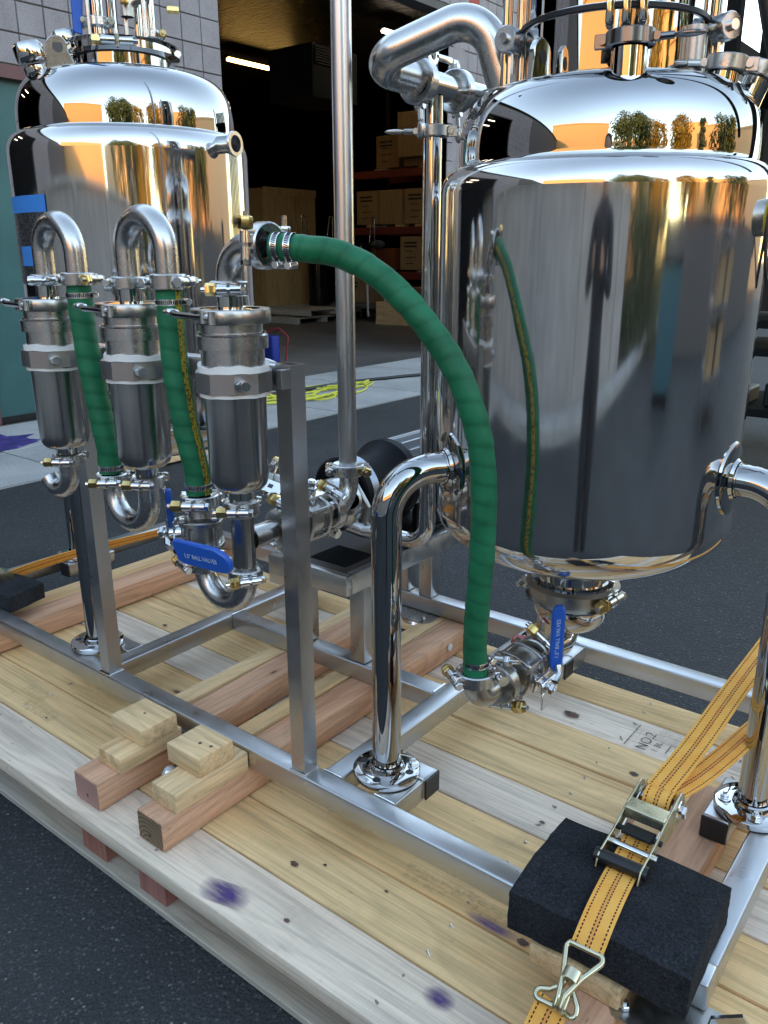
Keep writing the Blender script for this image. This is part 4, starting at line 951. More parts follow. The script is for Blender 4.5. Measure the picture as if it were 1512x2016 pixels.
# ---------------------------------------------------------------- filters
PR = .0212
def filt(x, lb, nutside):
    t = thing('filter_housing', lb, 'filter', (x, .94, -.44), 'steel filter housings hung in a row on the cross bar'); c = Vector((x, .94, 0))
    obj('canister', MB().lathe([(.0235,-.400),(.030,-.398)] + arcp(.032,-.399,.0512,-.372, 8, 'in')[0:] + [(.0515,-.36),(.0525,-.25),(.0535,-.229)], c, Z, 64), SATV, t)
    obj('upper_body', MB().lathe([(.0535,-.181),(.0532,-.151)], c, Z, 64), SAT, t)
    obj('joint_band', MB().lathe([(.0525,-.1515),(.0605,-.151),(.0605,-.1295),(.0570,-.127),(.0570,-.1245),(.0525,-.124)], c, Z, 64), SAT, t)
    obj('head', MB().lathe([(.0525,-.124),(.0525,-.109)], c, Z, 64), SAT, t)
    rg = obj('lid_clamp', MB().lathe([(.0525,-.111),(.0650,-.110),(.0665,-.107),(.0665,-.089),(.0650,-.0865),(.050,-.0865)], c, Z, 64), CAST, t)
    lv = MB(); d1 = Vector((-.86,-.51,0)).normalized(); t1 = Z.cross(d1)
    base = c + Vector((.15,-1,0)).normalized()*.066 + Z*-.098
    e = base - X*.085 + Y*.022
    lv.tube(fillet([base+X*.018+Y*.004, base, e + Y*-.008, e - X*.028 + Z*.004], .01, 4), .0062, 10); lv.ell(e - X*.026+Z*.004, X, Y, Z, .018, .011, .0065); lv.cyl(base+X*.02-Z*.010, base+X*.02+Z*.010, .007, 12); lv.cyl(base-Z*.009, base+Z*.009, .0065, 12)
    obj('clamp_lever', lv, ZINC, rg)
    obj('lid', MB().lathe([(.0,-.084),(.0235,-.084),(.052,-.0885)], c, Z, 48), MIRP, t)
    obj('lid_neck', MB().lathe([(.0215,-.086),(.0215,-.062)], c, Z, 32), MIRP, t)
    # white liner and bracket
    wl_ = MB(); nn = 64
    for za, zb in ((-.189,-.178), (-.2295,-.2215)):
        vs = []; fs = []
        for k in range(nn):
            th = 2*math.pi*k/nn; wob = .0022*math.sin(th*3+x*20)+.001*math.sin(th*9)
            for rr_, zz in ((.0536,za+wob*.4),(.0600+wob*.4,za+wob*.4),(.0603+wob*.4,zb+wob),(.0536,zb+wob)): vs.append(c+Vector((rr_*math.cos(th), rr_*math.sin(th), zz)))
        for k in range(nn):
            k2 = (k+1) % nn
            for q_ in range(3): fs.append((k*4+q_, k2*4+q_, k2*4+q_+1, k*4+q_+1))
        wl_.add(vs, fs)
    obj('white_liner', wl_, WHT, t)
    br_ = MB(); nb = 10
    oct_o = [(.0665*math.cos(R(a)), .0665*math.sin(R(a))) for a in range(-78, 282, 36)]; oct_i = [(.0545*math.cos(R(a)), .0545*math.sin(R(a))) for a in range(-78, 282, 36)]
    vs = []; fs = []
    for (ox, oy), (ix, iy) in zip(oct_o, oct_i):
        for px, py, zz in ((ox,oy,-.222),(ox,oy,-.189),(ix,iy,-.189),(ix,iy,-.222)): vs.append(c+Vector((px,py,zz)))
    for k in range(10):
        k2 = (k+1) % 10
        for q_ in range(4): fs.append((k*4+q_, k2*4+q_, k2*4+(q_+1) % 4, k*4+(q_+1) % 4))
    br_.add(vs, fs, False); br_.box(x+.055, x+.068, .985, 1.012, -.2222, -.1888, .001); br_.box(x-.068, x-.055, .985, 1.012, -.2222, -.1888, .001)
    bk = obj('bracket', br_, BRKT, t, angle=20)
    bb = MB(); bb.cyl((x+.050,.915,-.206), (x+.072,.900,-.206), .008, 14); hexb(bb, (x+.058,.902,-.206), .008, .006, (.75,-.65,0)); obj('bracket_bolt', bb, ZINC, bk)
    # bottom neck and clamp
    obj('bottom_neck', MB().lathe([(.0235,-.399),(.0230,-.425)], c, Z, 32), MIRP, t)
    return t
f1 = filt(-1.620, 'filter housing farthest left, its bottom elbow ending open', 1)
f2 = filt(-1.337, 'middle filter housing between the two upright green hoses', 1)
f3 = filt(-1.065, 'front filter housing beside the square post, feeding the long green hose', 1)
# F1
clamp(f1, (-1.62,.94,-.051), Z, (-.8,.6,0), PR, .018, SAT); clamp(f1, (-1.62,.94,-.427), Z, (.6,-.8,0), PR, .020, SAT)
pipe(f1, [(-1.62,.94,-.042),(-1.62,.94,.06),(-1.505,.94,.06),(-1.505,.94,-.042)], PR, SAT, .0572, 'return_bend', 32, 18)
e1 = pipe(f1, [(-1.62,.94,-.436),(-1.62,.94,-.494),(-1.672,.935,-.500),(-1.690,.933,-.478)], PR, SAT, [.040,.030], 'open_elbow', 32, 12)
# F2
clamp(f2, (-1.337,.94,-.051), Z, (-.75,-.65,0), PR, .018, SAT); clamp(f2, (-1.337,.94,-.430), Z, (.55,-.83,0), PR, .020, SAT)
pipe(f2, [(-1.337,.94,-.042),(-1.337,.94,.062),(-1.224,.94,.062),(-1.224,.94,-.042)], PR, SAT, .0562, 'return_bend', 32, 18)
pipe(f2, [(-1.337,.94,-.438),(-1.337,.94,-.527),(-1.460,.94,-.527),(-1.460,.94,-.445)], PR, SAT, .0610, 'return_bend', 32, 18)
# F3
clamp(f3, (-1.065,.94,-.055), Z, (.72,-.7,0), PR, .020, SAT); clamp(f3, (-1.065,.94,-.432), Z, (.6,-.8,0), PR, .024, SAT)
pipe(f3, [(-1.065,.94,-.045),(-1.065,.94,.012),(-.985,.94,.012)], PR, SAT, .056, 'elbow', 32, 16)
pipe(f3, [(-1.065,.94,-.444),(-1.065,.94,-.56)], PR, SATV, 0, 'drop_pipe', 32)
clamp(f3, (-1.065,.94,-.562), Z, (.85,-.5,0), PR, .024, SAT)
pipe(f3, [(-1.065,.94,-.57),(-1.065,.94,-.628),(-1.180,.94,-.628),(-1.180,.94,-.57)], PR, SAT, .0572, 'return_bend', 32, 18)
clamp(f3, (-.975,.94,.011), X, (0,-1,.05), PR, .020, SAT, True, .036)

# ---------------------------------------------------------------- ball valves
def ball_valve(name, label, c, axis, stem, L=.105, Rv=.040, pr=PR):
    c = Vector(c); a = Vector(axis).normalized(); s = Vector(stem); s = (s-a*s.dot(a)).normalized(); t_ = a.cross(s)
    t = thing(name, label, 'valve', tuple(c-Z*.05)); h = L/2
    obj('valve_body', MB().lathe([(pr*.95,-h),(pr*1.0,-h+.010),(pr*1.08,-h+.022),(Rv*.92,-h+.026),(Rv*.95,-h+.034),(Rv*.84,-h+.036),(Rv*.86,h-.036),(Rv*.95,h-.034),(Rv*.92,h-.026),(pr*1.08,h-.022),(pr,h-.010),(pr*.95,h)], c, a, 40), CAST, t)
    for sg in (-1, 1):
        p = c + a*sg*(h-.031); pl = []
        for k in range(24):
            th = 2*math.pi*k/24; q = Rv*(1.04+.13*max(0, math.cos(4*th-math.pi))); pl.append((q*math.cos(th), q*math.sin(th)))
        obj('valve_flange', MB().prism(pl, p, s, t_, .009, .001), CAST, t)
    for k in range(4):
        b = MB()
        th = math.pi/4+k*math.pi/2; d = s*math.cos(th)+t_*math.sin(th); p = c+d*Rv*1.04
        b.cyl(p-a*(h-.016), p+a*(h-.016), .0045, 10); b.hexn(p+a*(h-.026), p+a*(h-.015), .0090); b.hexn(p-a*(h-.015), p-a*(h-.026), .0090)
        obj('valve_bolt', b, SAT, t)
    b = MB(); b.cyl(c+s*Rv*.7, c+s*(Rv+.012), .014, 18); b.cyl(c+s*(Rv+.012), c+s*(Rv+.020), .011, 18); b.cyl(c+s*Rv, c+s*(Rv+.042), .0065, 14); b.hexn(c+s*(Rv+.020), c+s*(Rv+.028), .0115); b.hexn(c+s*(Rv+.031), c+s*(Rv+.040), .0115)
    b.obox(c+s*(Rv+.010)+a*0, a, t_, s, .05, .028, .004, .001); obj('stem', b, ZINC, t)
    return t
vA = ball_valve('ball_valve', 'three piece ball valve with blue levers between green hose and bottom bend', (-1.180,.94,-.503), Z, (-.75,-.66,0), .108)
clamp(vA, (-1.180,.94,-.441), Z, (.55,-.83,0), PR, .022, SAT, True, .036)
clamp(vA, (-1.180,.94,-.564), Z, (-.35,-.93,0), PR, .022, SAT, True, .036)
sA = Vector((-.75,-.66,0)).normalized()
pA = Vector((-1.180,.94,-.503)) + sA*.066
# vertical lever
lv = obj('lever', MB().prism([(-.012,-.022),(.010,-.022),(.012,.04),(.014,.09),(-.004,.09),(-.012,.04)], pA-sA*.003+Z*.0, Vector((.66,-.75,0)), Z, .004, .0008), ZINC, vA)
obj('blue_grip', MB().prism([(-.013,-.030),(.006,-.030),(.008,.025),(.012,.075),(-.005,.075),(-.013,.02)], pA-sA*.006-Vector((.66,-.75,0))*.012+Z*.008, Vector((.66,-.75,0)), Z, .012, .003), BLUE, lv)
# horizontal lever with lettering, its flat side facing out and slightly up
gx = (X*.99+Y*.10+Z*.03).normalized(); gy = (Z*.97 - Y*.22).normalized(); gy = (gy-gx*gy.dot(gx)).normalized(); gc = Vector((-1.075,.846,-.500))
lv2 = obj('lever', MB().tube([pA+Z*-.006, pA+Vector((.015,-.012,-.02)), gc-gx*.055], .006, 8), ZINC, vA)
gp = [(-.066,.020),(-.060,.027),(.035,.024),(.058,.014),(.066,0),(.063,-.015),(.052,-.023),(.035,-.0245),(-.052,-.022),(-.064,-.012)]
obj('blue_grip', MB().prism(gp, gc+gx*.010, gx, gy, .011, .003), BLUE, lv2)
text('1.5" BALL VALVES', .0125, PRINT, lv2, gc+gx*.008-Z*.001+gx.cross(gy)*.0062, gx, gy, 'lettering', .0002, .075)
# valve on the cross line behind the post
vB = ball_valve('ball_valve', 'ball valve in the cross line partly hidden behind the square post', (-1.065,1.108,-.496), Y, (.2,0,1), .112)
ch_ = thing('cross_line', 'steel cross pipe with tall riser pipe running up out of the picture', 'pipe', (-1.070,1.235,-.5))
pipe(f3, [(-1.065,.958,-.496),(-1.065,1.035,-.496)], PR, SATV, 0, 'tee_branch', 32)
clamp(ch_, (-1.065,1.040,-.496), Y, (.3,0,1), PR, .022, SAT, True, .038); clamp(ch_, (-1.065,1.176,-.496), Y, (.3,0,1), PR, .020, SAT, True, .036)
pipe(ch_, [(-1.065,1.184,-.496),(-1.068,1.238,-.496),(-1.068,1.238,-.428)], .0195, SAT, .048, 'elbow', 32, 14)
clamp(ch_, (-1.070,1.238,-.424), Z, (.75,.66,0), .0185, .020, SAT, True, .033)
pipe(ch_, [(-1.070,1.238,-.416),(-1.070,1.238,.2),(-1.070,1.238,1.4)], .0183, BRP, 0, 'riser', 36)
# valve under the near tank
vC = ball_valve('ball_valve', 'ball valve with upright blue lever at the bottom outlet of the near tank', (-.660,1.245,-.750), Y, (.97,-.1,-.22), .112)
clamp(vC, (-.660,1.178,-.750), Y, (.25,0,-1), PR, .020, CAST, True, .038); clamp(vC, (-.660,1.312,-.750), Y, (.5,0,.85), PR, .020, CAST, True, .038)
pipe(vC, [(-.660,1.172,-.750),(-.660,1.092,-.750),(-.660,1.092,-.706)], PR, CAST, .042, 'elbow', 32, 14)
pipe(tR, [CR+Z*-.738, Vector((-.66,1.462,-.775)), Vector((-.66,1.32,-.750))], .0225, MIRP, .034, 'outlet_elbow', 32, 12)
sC = Vector((.97,-.1,-.22)).normalized(); pc = Vector((-.66,1.245,-.75))+sC*.070
lv = obj('lever', MB().obox(pc+Y*.018-sC*.004+Z*.004, sC, Y, Z, .004, .075, .022, .001).obox(pc-Z*.024-Y*.004-sC*.004, sC, Y, Z, .004, .024, .034, .001).tube([pc+Y*.03, pc+Y*.045+Z*.01, Vector((-.600,1.290,-.742))], .006, 8), ZINC, vC)
gr = Vector((-.606,1.292,-.745))
obj('blue_grip', MB().prism([(-.0125,-.020),(-.006,-.034),(.006,-.034),(.0125,-.028),(.0125,.085),(.008,.102),(-.006,.102),(-.0125,.090)], gr+Z*.022, (.80,.60,0), (0,0,1), .012, .003), BLUE, lv)
text('1.5" BALL VALVES', .010, PRINT, lv, gr+Z*.058+Vector((.60,-.80,0))*.0064, (0,0,1), (-.80,-.60,0), 'lettering', .0002, .078)
obj('red_cap', MB().obox((-.742,1.405,-.785), (1,.3,0), (-.3,1,0), Z, .035, .03, .025, .003), REDP, vC)

# ---------------------------------------------------------------- pump and motor
pm_ = thing('pump_motor', 'black motor with silver cooling fins driving a steel pump on the stand', 'pump', (-1.31,1.65,-.74))
mx, mz = -1.305, -.575
obj('front_bell', MB().lathe([(0,1.475),(.086,1.477),(.092,1.483),(.092,1.500),(.086,1.508)], (mx,0,mz), Y, 48), MOTB, pm_)
obj('silver_band', MB().lathe([(.0865,1.500),(.0925,1.502),(.0925,1.526),(.086,1.528)], (mx,0,mz), Y, 48), mat('satin_grey_band', (.30,.34,.42), .35, .8), pm_)
obj('bell_housing', MB().lathe([(.080,1.53),(.083,1.60),(.104,1.648),(.107,1.652),(.107,1.676),(.098,1.684),(.05,1.686)], (mx,0,mz), Y, 48), MOTB, pm_)
obj('motor_body', MB().lathe([(.076,1.684),(.076,1.90),(.03,1.91)], (mx,0,mz), Y, 40), mat('motor_grey', (.26,.27,.28), .45, .4), pm_)
MF = mat('motor_fin_grey', (.36,.38,.41), .38, .5)
for k in range(20):
    th = 2*math.pi*k/20; d = Vector((math.cos(th),0,math.sin(th))); obj('cooling_fin', MB().obox(Vector((mx,1.79,mz))+d*.090, d, Y, d.cross(Y), .024, .20, .005, .001), MF, pm_)
obj('fan_cover', MB().lathe([(.094,1.87),(.094,1.93),(.07,1.945),(0,1.945)], (mx,0,mz), Y, 36), MF, pm_)
obj('pump_housing', MB().lathe([(0,1.400),(.03,1.401),(.058,1.408),(.066,1.42),(.066,1.452),(.045,1.460),(.045,1.476)], (mx+.03,0,mz-.01), Y, 40), SAT, pm_)
obj('adapter_plate', MB().prism([(-.07,-.05),(.07,-.05),(.08,.02),(.04,.075),(-.04,.075),(-.08,.02)], (mx+.03,1.462,mz-.03), X, Z, .012, .002), CAST, pm_)
for dx, dz in ((-.055,-.035),(.055,-.035),(.06,.02),(-.06,.02)): obj('plate_bolt', hexb(MB(), (mx+.03+dx,1.456,mz-.03+dz), .0085, .008, (0,-1,0)), ZINC, pm_)
pipe(pm_, [(mx+.03,1.40,mz-.01),(mx+.03,1.34,mz-.01),(-1.12,1.30,-.53),(-1.085,1.262,-.50)], .019, SAT, .03, 'suction_pipe', 28, 8)
pipe(pm_, [(mx+.06,1.435,mz-.055),(-1.21,1.455,-.645),(-1.17,YR,-.645)], .0185, SAT, .02, 'discharge', 24, 6)
clamp(pm_, (mx+.03,1.385,mz-.01), Y, (.2,0,1), .019, .018, SAT)
obj('mounting_foot', MB().box(mx-.08, mx+.08, 1.70, 1.86, -.7385, -.725, .002).box(mx-.07, mx-.055, 1.71, 1.85, -.725, mz-.06).box(mx+.055, mx+.07, 1.71, 1.85, -.725, mz-.06), MOTB, pm_)
b = MB(); b.obox((-1.20,1.142,-.463), (.80,.50,-.35), (-.35,.85,.3), (.4,-.1,.9), .050, .040, .003, .001).obox((-1.185,1.150,-.487), (.85,.50,.1), (-.45,.85,-.2), (.0,-.2,.9), .045, .045, .003, .001); obj('pressed_bracket', b, ZINC, vB)
obj('bracket_hole', MB().obox((-1.2,1.1415,-.4605), (.80,.50,-.35), (-.35,.85,.3), (.4,-.1,.9), .010, .010, .0012), BLK, vB)
tv = thing('back_pipe', 'short steel pipe and clamps seen between the middle filter and green hose', 'pipe', (-1.35,1.30,-.52))
pipe(tv, [(-1.50,1.20,-.46),(-1.36,1.28,-.50),(-1.28,1.335,-.535)], .0185, CAST, .05, 'pipe', 24, 6); clamp(tv, (-1.35,1.285,-.503), (.8,.55,-.25), Z, .0185, .018, CAST, True, .034)
clamp(tv, (-1.47,1.216,-.468), (.8,.55,-.25), Z, .0185, .018, CAST, True, .034)

# ---------------------------------------------------------------- hoses
def hose(label, pts, r, stripe=None, ends=()):
    t = thing('green_hose', label, 'hose', tuple(Vector(pts[-1])), 'green wrapped rubber hoses')
    path = resample(spline(pts, 24), .0032)
    hw = obj('hose_wall', hosemesh(path, r), HOSE, t, angle=60)
    at_ = hw.data.attributes.new('seam', 'FLOAT', 'POINT'); at_.data.foreach_set('value', SEAM[:len(hw.data.vertices)])
    if stripe:
        s = Vector(stripe).normalized(); vs = []; fs = []; L = 0
        for i in range(0, len(path), 2):
            a = (path[min(i+1, len(path)-1)]-path[max(i-1, 0)]).normalized(); d = (s-a*s.dot(a)).normalized(); q = a.cross(d)
            wv_ = 1.0+.05*math.sin(i*.0032*2*math.pi/.024*1.0)
            for th in (-.24, -.12, 0, .12, .24): vs.append(path[i] + (d*math.cos(th)+q*math.sin(th))*r*1.032*(wv_*.02+.985))
        m_ = len(vs)//5
        for i in range(m_-1):
            for k in range(4): fs.append((i*5+k, i*5+k+1, (i+1)*5+k+1, (i+1)*5+k))
        obj('yellow_stripe', MB().add(vs, fs), HSTR, t)
    for c, a, s in ends: band_clamp(t, c, a, r*1.01, s)
    return t
HR = .0238
hose('short green hose between the far left filter and the middle filter', [(-1.505,.94,-.060),(-1.503,.939,-.12),(-1.493,.938,-.2),(-1.477,.939,-.3),(-1.462,.94,-.38),(-1.460,.94,-.432)], HR, None, [((-1.505,.94,-.078), Z, (-.5,-.8,0)), ((-1.460,.94,-.420), Z, (.2,-.9,0))])
hose('short green hose with yellow printed stripe beside the front filter', [(-1.223,.94,-.060),(-1.221,.938,-.12),(-1.214,.935,-.2),(-1.200,.936,-.3),(-1.184,.94,-.38),(-1.181,.94,-.428)], HR, (.93,.02,0), [((-1.223,.94,-.082), Z, (-.4,-.9,0)), ((-1.182,.94,-.412), Z, (.2,-.9,0))])
clamp(f1, (-1.505,.94,-.047), Z, (.8,.35,0), PR, .020, SAT); clamp(f2, (-1.223,.94,-.047), Z, (-.85,-.3,0), PR, .022, SAT)
clamp(f2, (-1.460,.94,-.446), Z, (.65,-.75,0), PR, .022, SAT)
hose('long green hose arching from the front filter down to the near tank valve',
     [(-.962,.940,.010),(-.906,.967,.006),(-.867,.993,-.002),(-.812,1.009,-.028),(-.757,1.025,-.075),(-.710,1.041,-.133),(-.680,1.049,-.180),(-.660,1.056,-.231),(-.648,1.063,-.282),(-.641,1.067,-.359),(-.643,1.072,-.438),(-.647,1.075,-.503),(-.654,1.080,-.577),(-.660,1.087,-.634),(-.660,1.092,-.694)], .0206, (.25,1,0),
     [((-.949,.944,.010), (1,.30,-.02), (.0,.0,1)), ((-.930,.951,.009), (1,.38,-.02), (0,.0,1)), ((-.660,1.092,-.672), Z, (-.3,-.9,0))])
clamp(vC, (-.660,1.092,-.699), Z, (-.6,-.8,0), .0225, .020, SAT, True, .0345)

# ---------------------------------------------------------------- foam pads
def foam(label, c, sx, sy, sz, bend, rot=0, seed=1):
    rr = random.Random(seed); b = bmesh.new(); bmesh.ops.create_cube(b, size=1); bmesh.ops.subdivide_edges(b, edges=b.edges[:], cuts=13, use_grid_fill=True)
    mb = MB(); b.verts.ensure_lookup_table(); vs = []
    from mathutils import noise
    for v in b.verts:
        p = Vector((v.co.x*sx, v.co.y*sy, v.co.z*sz)); e = (abs(v.co.x) > .49) + (abs(v.co.y) > .49)
        nz = noise.noise_vector(p*30+Vector((seed,0,0)))*.0010
        if v.co.z < -.49 or e: nz = nz*1.6 + noise.noise_vector(p*130+Vector((seed,0,0)))*.0010
        p = p+nz; p.z += bend(v.co.x, v.co.y)
        p = Matrix.Rotation(rot, 3, 'Z') @ p; vs.append(Vector(c)+p)
    b.verts.index_update(); mb.add(vs, [tuple(v.index for v in f.verts) for f in b.faces]); b.free()
    o = obj('foam_pad', mb, FOAM, angle=50); return tag(o, label, 'foam pad', 'black foam pads under the straps')
foam('thick black foam pad under the near orange strap at lower right', (-.350,1.030,-.957), .275, .205, .070, lambda x, y: -.030*max(0, -y-.18)**1.0 - .016*max(0, y-.2) - .010*abs(x), .03, 2)
foam('black foam wedge beside the far strap at the left edge', (-2.365,1.09,-.975), .24, .13, .048, lambda x, y: -.012*x-.03*(x > .3)*(x-.3), .25, 5)

# ---------------------------------------------------------------- straps and hooks
def ribbon(pts, side, w, n=14, th=.0022, v0=0.0):
    path = resample(spline(pts, 16), .008); s = [Vector(q) for q in side] if isinstance(side, list) else None
    vs = []; fs = []; uv = []; L = v0; m_ = len(path); nw = 8
    for i, p in enumerate(path):
        if i: L += (path[i]-path[i-1]).length
        a = (path[min(i+1, m_-1)]-path[max(i-1, 0)]).normalized()
        sd_ = (s[0].lerp(s[1], i/(m_-1)) if s else Vector(side)); sd_ = (sd_-a*sd_.dot(a)).normalized(); nn = a.cross(sd_)
        for k in range(nw+1):
            u = k/nw; vs.append(p+sd_*(u-.5)*w+nn*th/2); uv.append((u, L))
        for k in range(nw+1):
            u = 1-k/nw; vs.append(p+sd_*(u-.5)*w-nn*th/2); uv.append((u, L))
    K = 2*(nw+1)
    for i in range(m_-1):
        for k in range(K): k2 = (k+1) % K; fs.append((i*K+k, i*K+k2, (i+1)*K+k2, (i+1)*K+k))
    return MB().add(vs, fs), uv
def strap_obj(name, pts, side, w, parent):
    mb, uv = ribbon(pts, side, w); return obj(name, mb, ORNG, parent, uv=uv)
sR = thing('ratchet_strap', 'near orange ratchet strap over the black foam pad with wire hooks', 'strap', (-.35,1.0,-.93), 'orange ratchet straps tying the skid to the pallet')
SW = .047
strap_obj('webbing', [(-.346,.905,-.945),(-.346,.925,-.930),(-.349,.96,-.921),(-.355,1.02,-.9185),(-.358,1.08,-.914),(-.360,1.12,-.905)], (1,.06,0), SW, sR)
strap_obj('webbing', [(-.365,1.215,-.868),(-.347,1.33,-.835),(-.330,1.47,-.790),(-.305,1.66,-.73),(-.285,1.85,-.67)], [(1,.04,.04),(1,.1,.35)], SW, sR)
strap_obj('webbing', [(-.352,1.215,-.874),(-.326,1.30,-.872),(-.304,1.40,-.866),(-.285,1.50,-.858),(-.262,1.62,-.85),(-.24,1.80,-.84)], [(1,.04,0),(1,.1,.25)], SW*.96, sR)
strap_obj('webbing', [(-.362,.842,-1.000),(-.364,.826,-1.012),(-.368,.79,-1.045),(-.374,.735,-1.10),(-.376,.718,-1.14),(-.378,.714,-1.2)], (1,.0,0), SW, sR)
# ratchet
rc = Vector((-.360,1.205,-.886)); rt = MB()
spool = obj('webbing_roll', *[None]*0) if False else None
rb, ruv = ribbon([(-.360,1.205+.021*math.cos(t), -.883+.021*math.sin(t)) for t in [math.pi*1.9*k/16-.6 for k in range(17)]], (1,.04,0), SW*.95); obj('webbing_roll', rb, ORNG, sR, uv=ruv)
side_poly = [(-.175,-.012),(-.165,.008),(-.10,.016),(-.05,.030),(.005,.036),(.020,.022),(.022,-.008),(.0,-.024),(-.05,-.022),(-.10,-.010),(-.150,-.022)]
for sx_ in (-.034, .034):
    obj('side_plate', MB().prism(side_poly, (-.360+sx_,1.205,-.888), (0,1,.10), (0,-.10,1), .0028, .0005), YZ, sR)
    obj('inner_plate', MB().prism([(-.10,-.020),(-.09,.004),(-.02,.026),(.022,.028),(.030,-.005),(.0,-.024)], (-.360+sx_*.83,1.205,-.892), (0,1,.05), (0,-.05,1), .0024, .0005), ZINC, sR)
obj('grip', MB().cyl((-.402,1.048,-.906), (-.318,1.052,-.906), .0115, 18).box(-.402,-.318,1.044,1.058,-.917,-.895,.004), BLK, sR)
obj('cross_plate', MB().box(-.393,-.327,1.137,1.166,-.869,-.865,.001).box(-.393,-.327,1.134,1.138,-.885,-.865,.001), YZ, sR)
obj('pawl', MB().box(-.385,-.335,1.105,1.130,-.895,-.889,.001).cyl((-.398,1.118,-.895), (-.322,1.118,-.895), .005, 12), DARK, sR)
obj('spool', MB().cyl((-.400,1.205,-.884), (-.320,1.205,-.884), .008, 14).hexn((-.320,1.205,-.884), (-.312,1.205,-.884), .012), ZINC, sR)
for xx_ in (-.397, -.329): obj('ratchet_wheel', MB().lathe([(0,0),(.018,0),(.019,.003),(.016,.006),(0,.006)], (xx_,1.205,-.884), X, 14), ZINC, sR)
obj('cross_pin', MB().cyl((-.400,1.09,-.905), (-.318,1.09,-.905), .006, 12), ZINC, sR)
# wire hooks
hr = .0042
def hook(pts, name='wire_hook', rad=.008): return obj(name, MB().tube(fillet(pts, rad, 5), hr, 12, True), YZ, sR)
hook([(-.372,.904,-.9485),(-.322,.906,-.9475)], 'hook_bar')
hook([(-.368,.905,-.947),(-.376,.902,-.952),(-.362,.865,-.966),(-.354,.835,-.976),(-.354,.822,-.992),(-.354,.835,-1.0),(-.354,.856,-.985)])
hook([(-.326,.906,-.947),(-.318,.903,-.951),(-.337,.868,-.966),(-.346,.838,-.975),(-.346,.822,-.992),(-.346,.835,-1.0),(-.346,.856,-.985)])
hook([(-.360,.872,-.970),(-.357,.860,-.980),(-.374,.850,-.992),(-.392,.846,-.998),(-.388,.833,-1.001),(-.345,.838,-1.001)])
hook([(-.341,.872,-.970),(-.345,.858,-.980),(-.330,.846,-.990),(-.325,.834,-1.000),(-.335,.834,-1.002),(-.350,.838,-1.002)])
obj('hook_collar', MB().cyl((-.350,.875,-.966), (-.350,.860,-.972), .0145, 16), YZ, sR)
sL = thing('ratchet_strap', 'far orange ratchet strap running back past the left tank leg', 'strap', (-2.36,1.3,-.96), 'orange ratchet straps tying the skid to the pallet')
strap_obj('webbing', [(-2.385,1.09,-.962),(-2.380,1.2,-.950),(-2.372,1.37,-.945),(-2.362,1.55,-.950),(-2.345,1.75,-.955),(-2.335,1.93,-.97)], [(.5,-.15,.86),(.75,0,.66)], SW, sL)
obj('ratchet_drum', MB().cyl((-2.40,1.12,-.955), (-2.35,1.11,-.955), .028, 18).cyl((-2.41,1.10,-.975), (-2.34,1.09,-.975), .010, 12), YZ, sL)
obj('ratchet_plate', MB().prism([(-.05,-.02),(-.02,.03),(.02,.03),(.035,0),(.02,-.03)], (-2.346,1.108,-.957), (0,1,0), Z, .004), YZ, sL)
tag(obj('crumpled_wrap', MB().ell((-1.252,.868,-1.030), X, Y, Z, .016, .018, .017, 10), mat('clear_wrap', (.75,.80,.86), .12, .6)), 'scrap of shiny wrap tucked beside the right timber stack', 'wrap')

# ---------------------------------------------------------------- the yard behind the camera (seen mirrored in the tanks)
b = MB()
b.box(-16, 22, -3.9, -3.2, GZ-.05, GZ+.11)
kerb = struct('kerb_walk', b, CONC)
for v in kerb.data.vertices: pass
kerb.rotation_euler.z = R(-4)
yw = thing('yard_wall', 'plain grey stucco yard wall behind the kerb, mirrored in the tanks', 'wall', (-2.2, -6.3, GZ))
GSTU = mat('grey_stucco', (.36,.34,.335), .9, 0, .2); t1 = tex(GSTU, 'Noise', 3, rnd=False, Detail=6.0); setc(GSTU, ramp(GSTU, t1.outputs[0], [(.3, (.30,.285,.28)), (.7, (.40,.38,.37))]).outputs[0])
obj('wall_face', MB().box(-9, 4.6, -6.4, -6.2, GZ, .50), GSTU, yw); obj('wall_cap', MB().box(-9.05, 4.65, -6.45, -6.15, .50, .56, .01), CONC, yw)
for k in range(5): obj('wall_pier', MB().box(-8+k*2.9, -7.7+k*2.9, -6.2, -6.12, GZ, .50, .01), GSTU, yw)
yw2 = thing('yard_wall', 'second grey stucco wall closing the far side of the yard', 'wall', (9.4, 5, GZ))
DSTU = mat('dark_yard_wall', (.10,.095,.095), .9, 0, .1)
obj('wall_face', MB().box(9.3, 9.5, -2.5, 16, GZ, .36), DSTU, yw2); obj('wall_cap', MB().box(9.25, 9.55, -2.55, 16.05, .36, .42, .01), DSTU, yw2)
hg_ = MB(); rr = random.Random(12)
for k in range(6500):
    u = rr.random(); p = Vector((4.9+4.3*u, -6.4+4.0*u+rr.gauss(0,.3), GZ+rr.random()**.8*1.75+.12*math.sin(u*30))); a = Vector((rr.gauss(0,1), rr.gauss(0,1), rr.gauss(0,1))).normalized(); u_ = a.orthogonal().normalized(); w_ = a.cross(u_); s_ = rr.uniform(.05, .10)
    hg_.add([p-u_*s_, p+w_*s_*.6, p+u_*s_, p-w_*s_*.6], [(0,1,2,3)], False)
tag(obj('clipped_hedge', hg_, LEAFD), 'dark leafy hedge along the far side of the yard, mirrored in the tanks', 'hedge')
yw.location = (-2.2, -3.76, GZ); yw.rotation_euler.z = R(-4)
wb = thing('waste_bin', 'teal waste bin standing across the yard, mirrored in the near tank', 'bin', (5.6, -.3, GZ))
TB = mat('teal_bin_paint', (.03,.11,.13), .5)
obj('bin_body', MB().prism([(-.62,.12),(.62,.12),(.72,1.15),(-.72,1.15)], (5.6,-.3,GZ), (.25,1,0), (0,0,1), 1.0, .01), TB, wb)
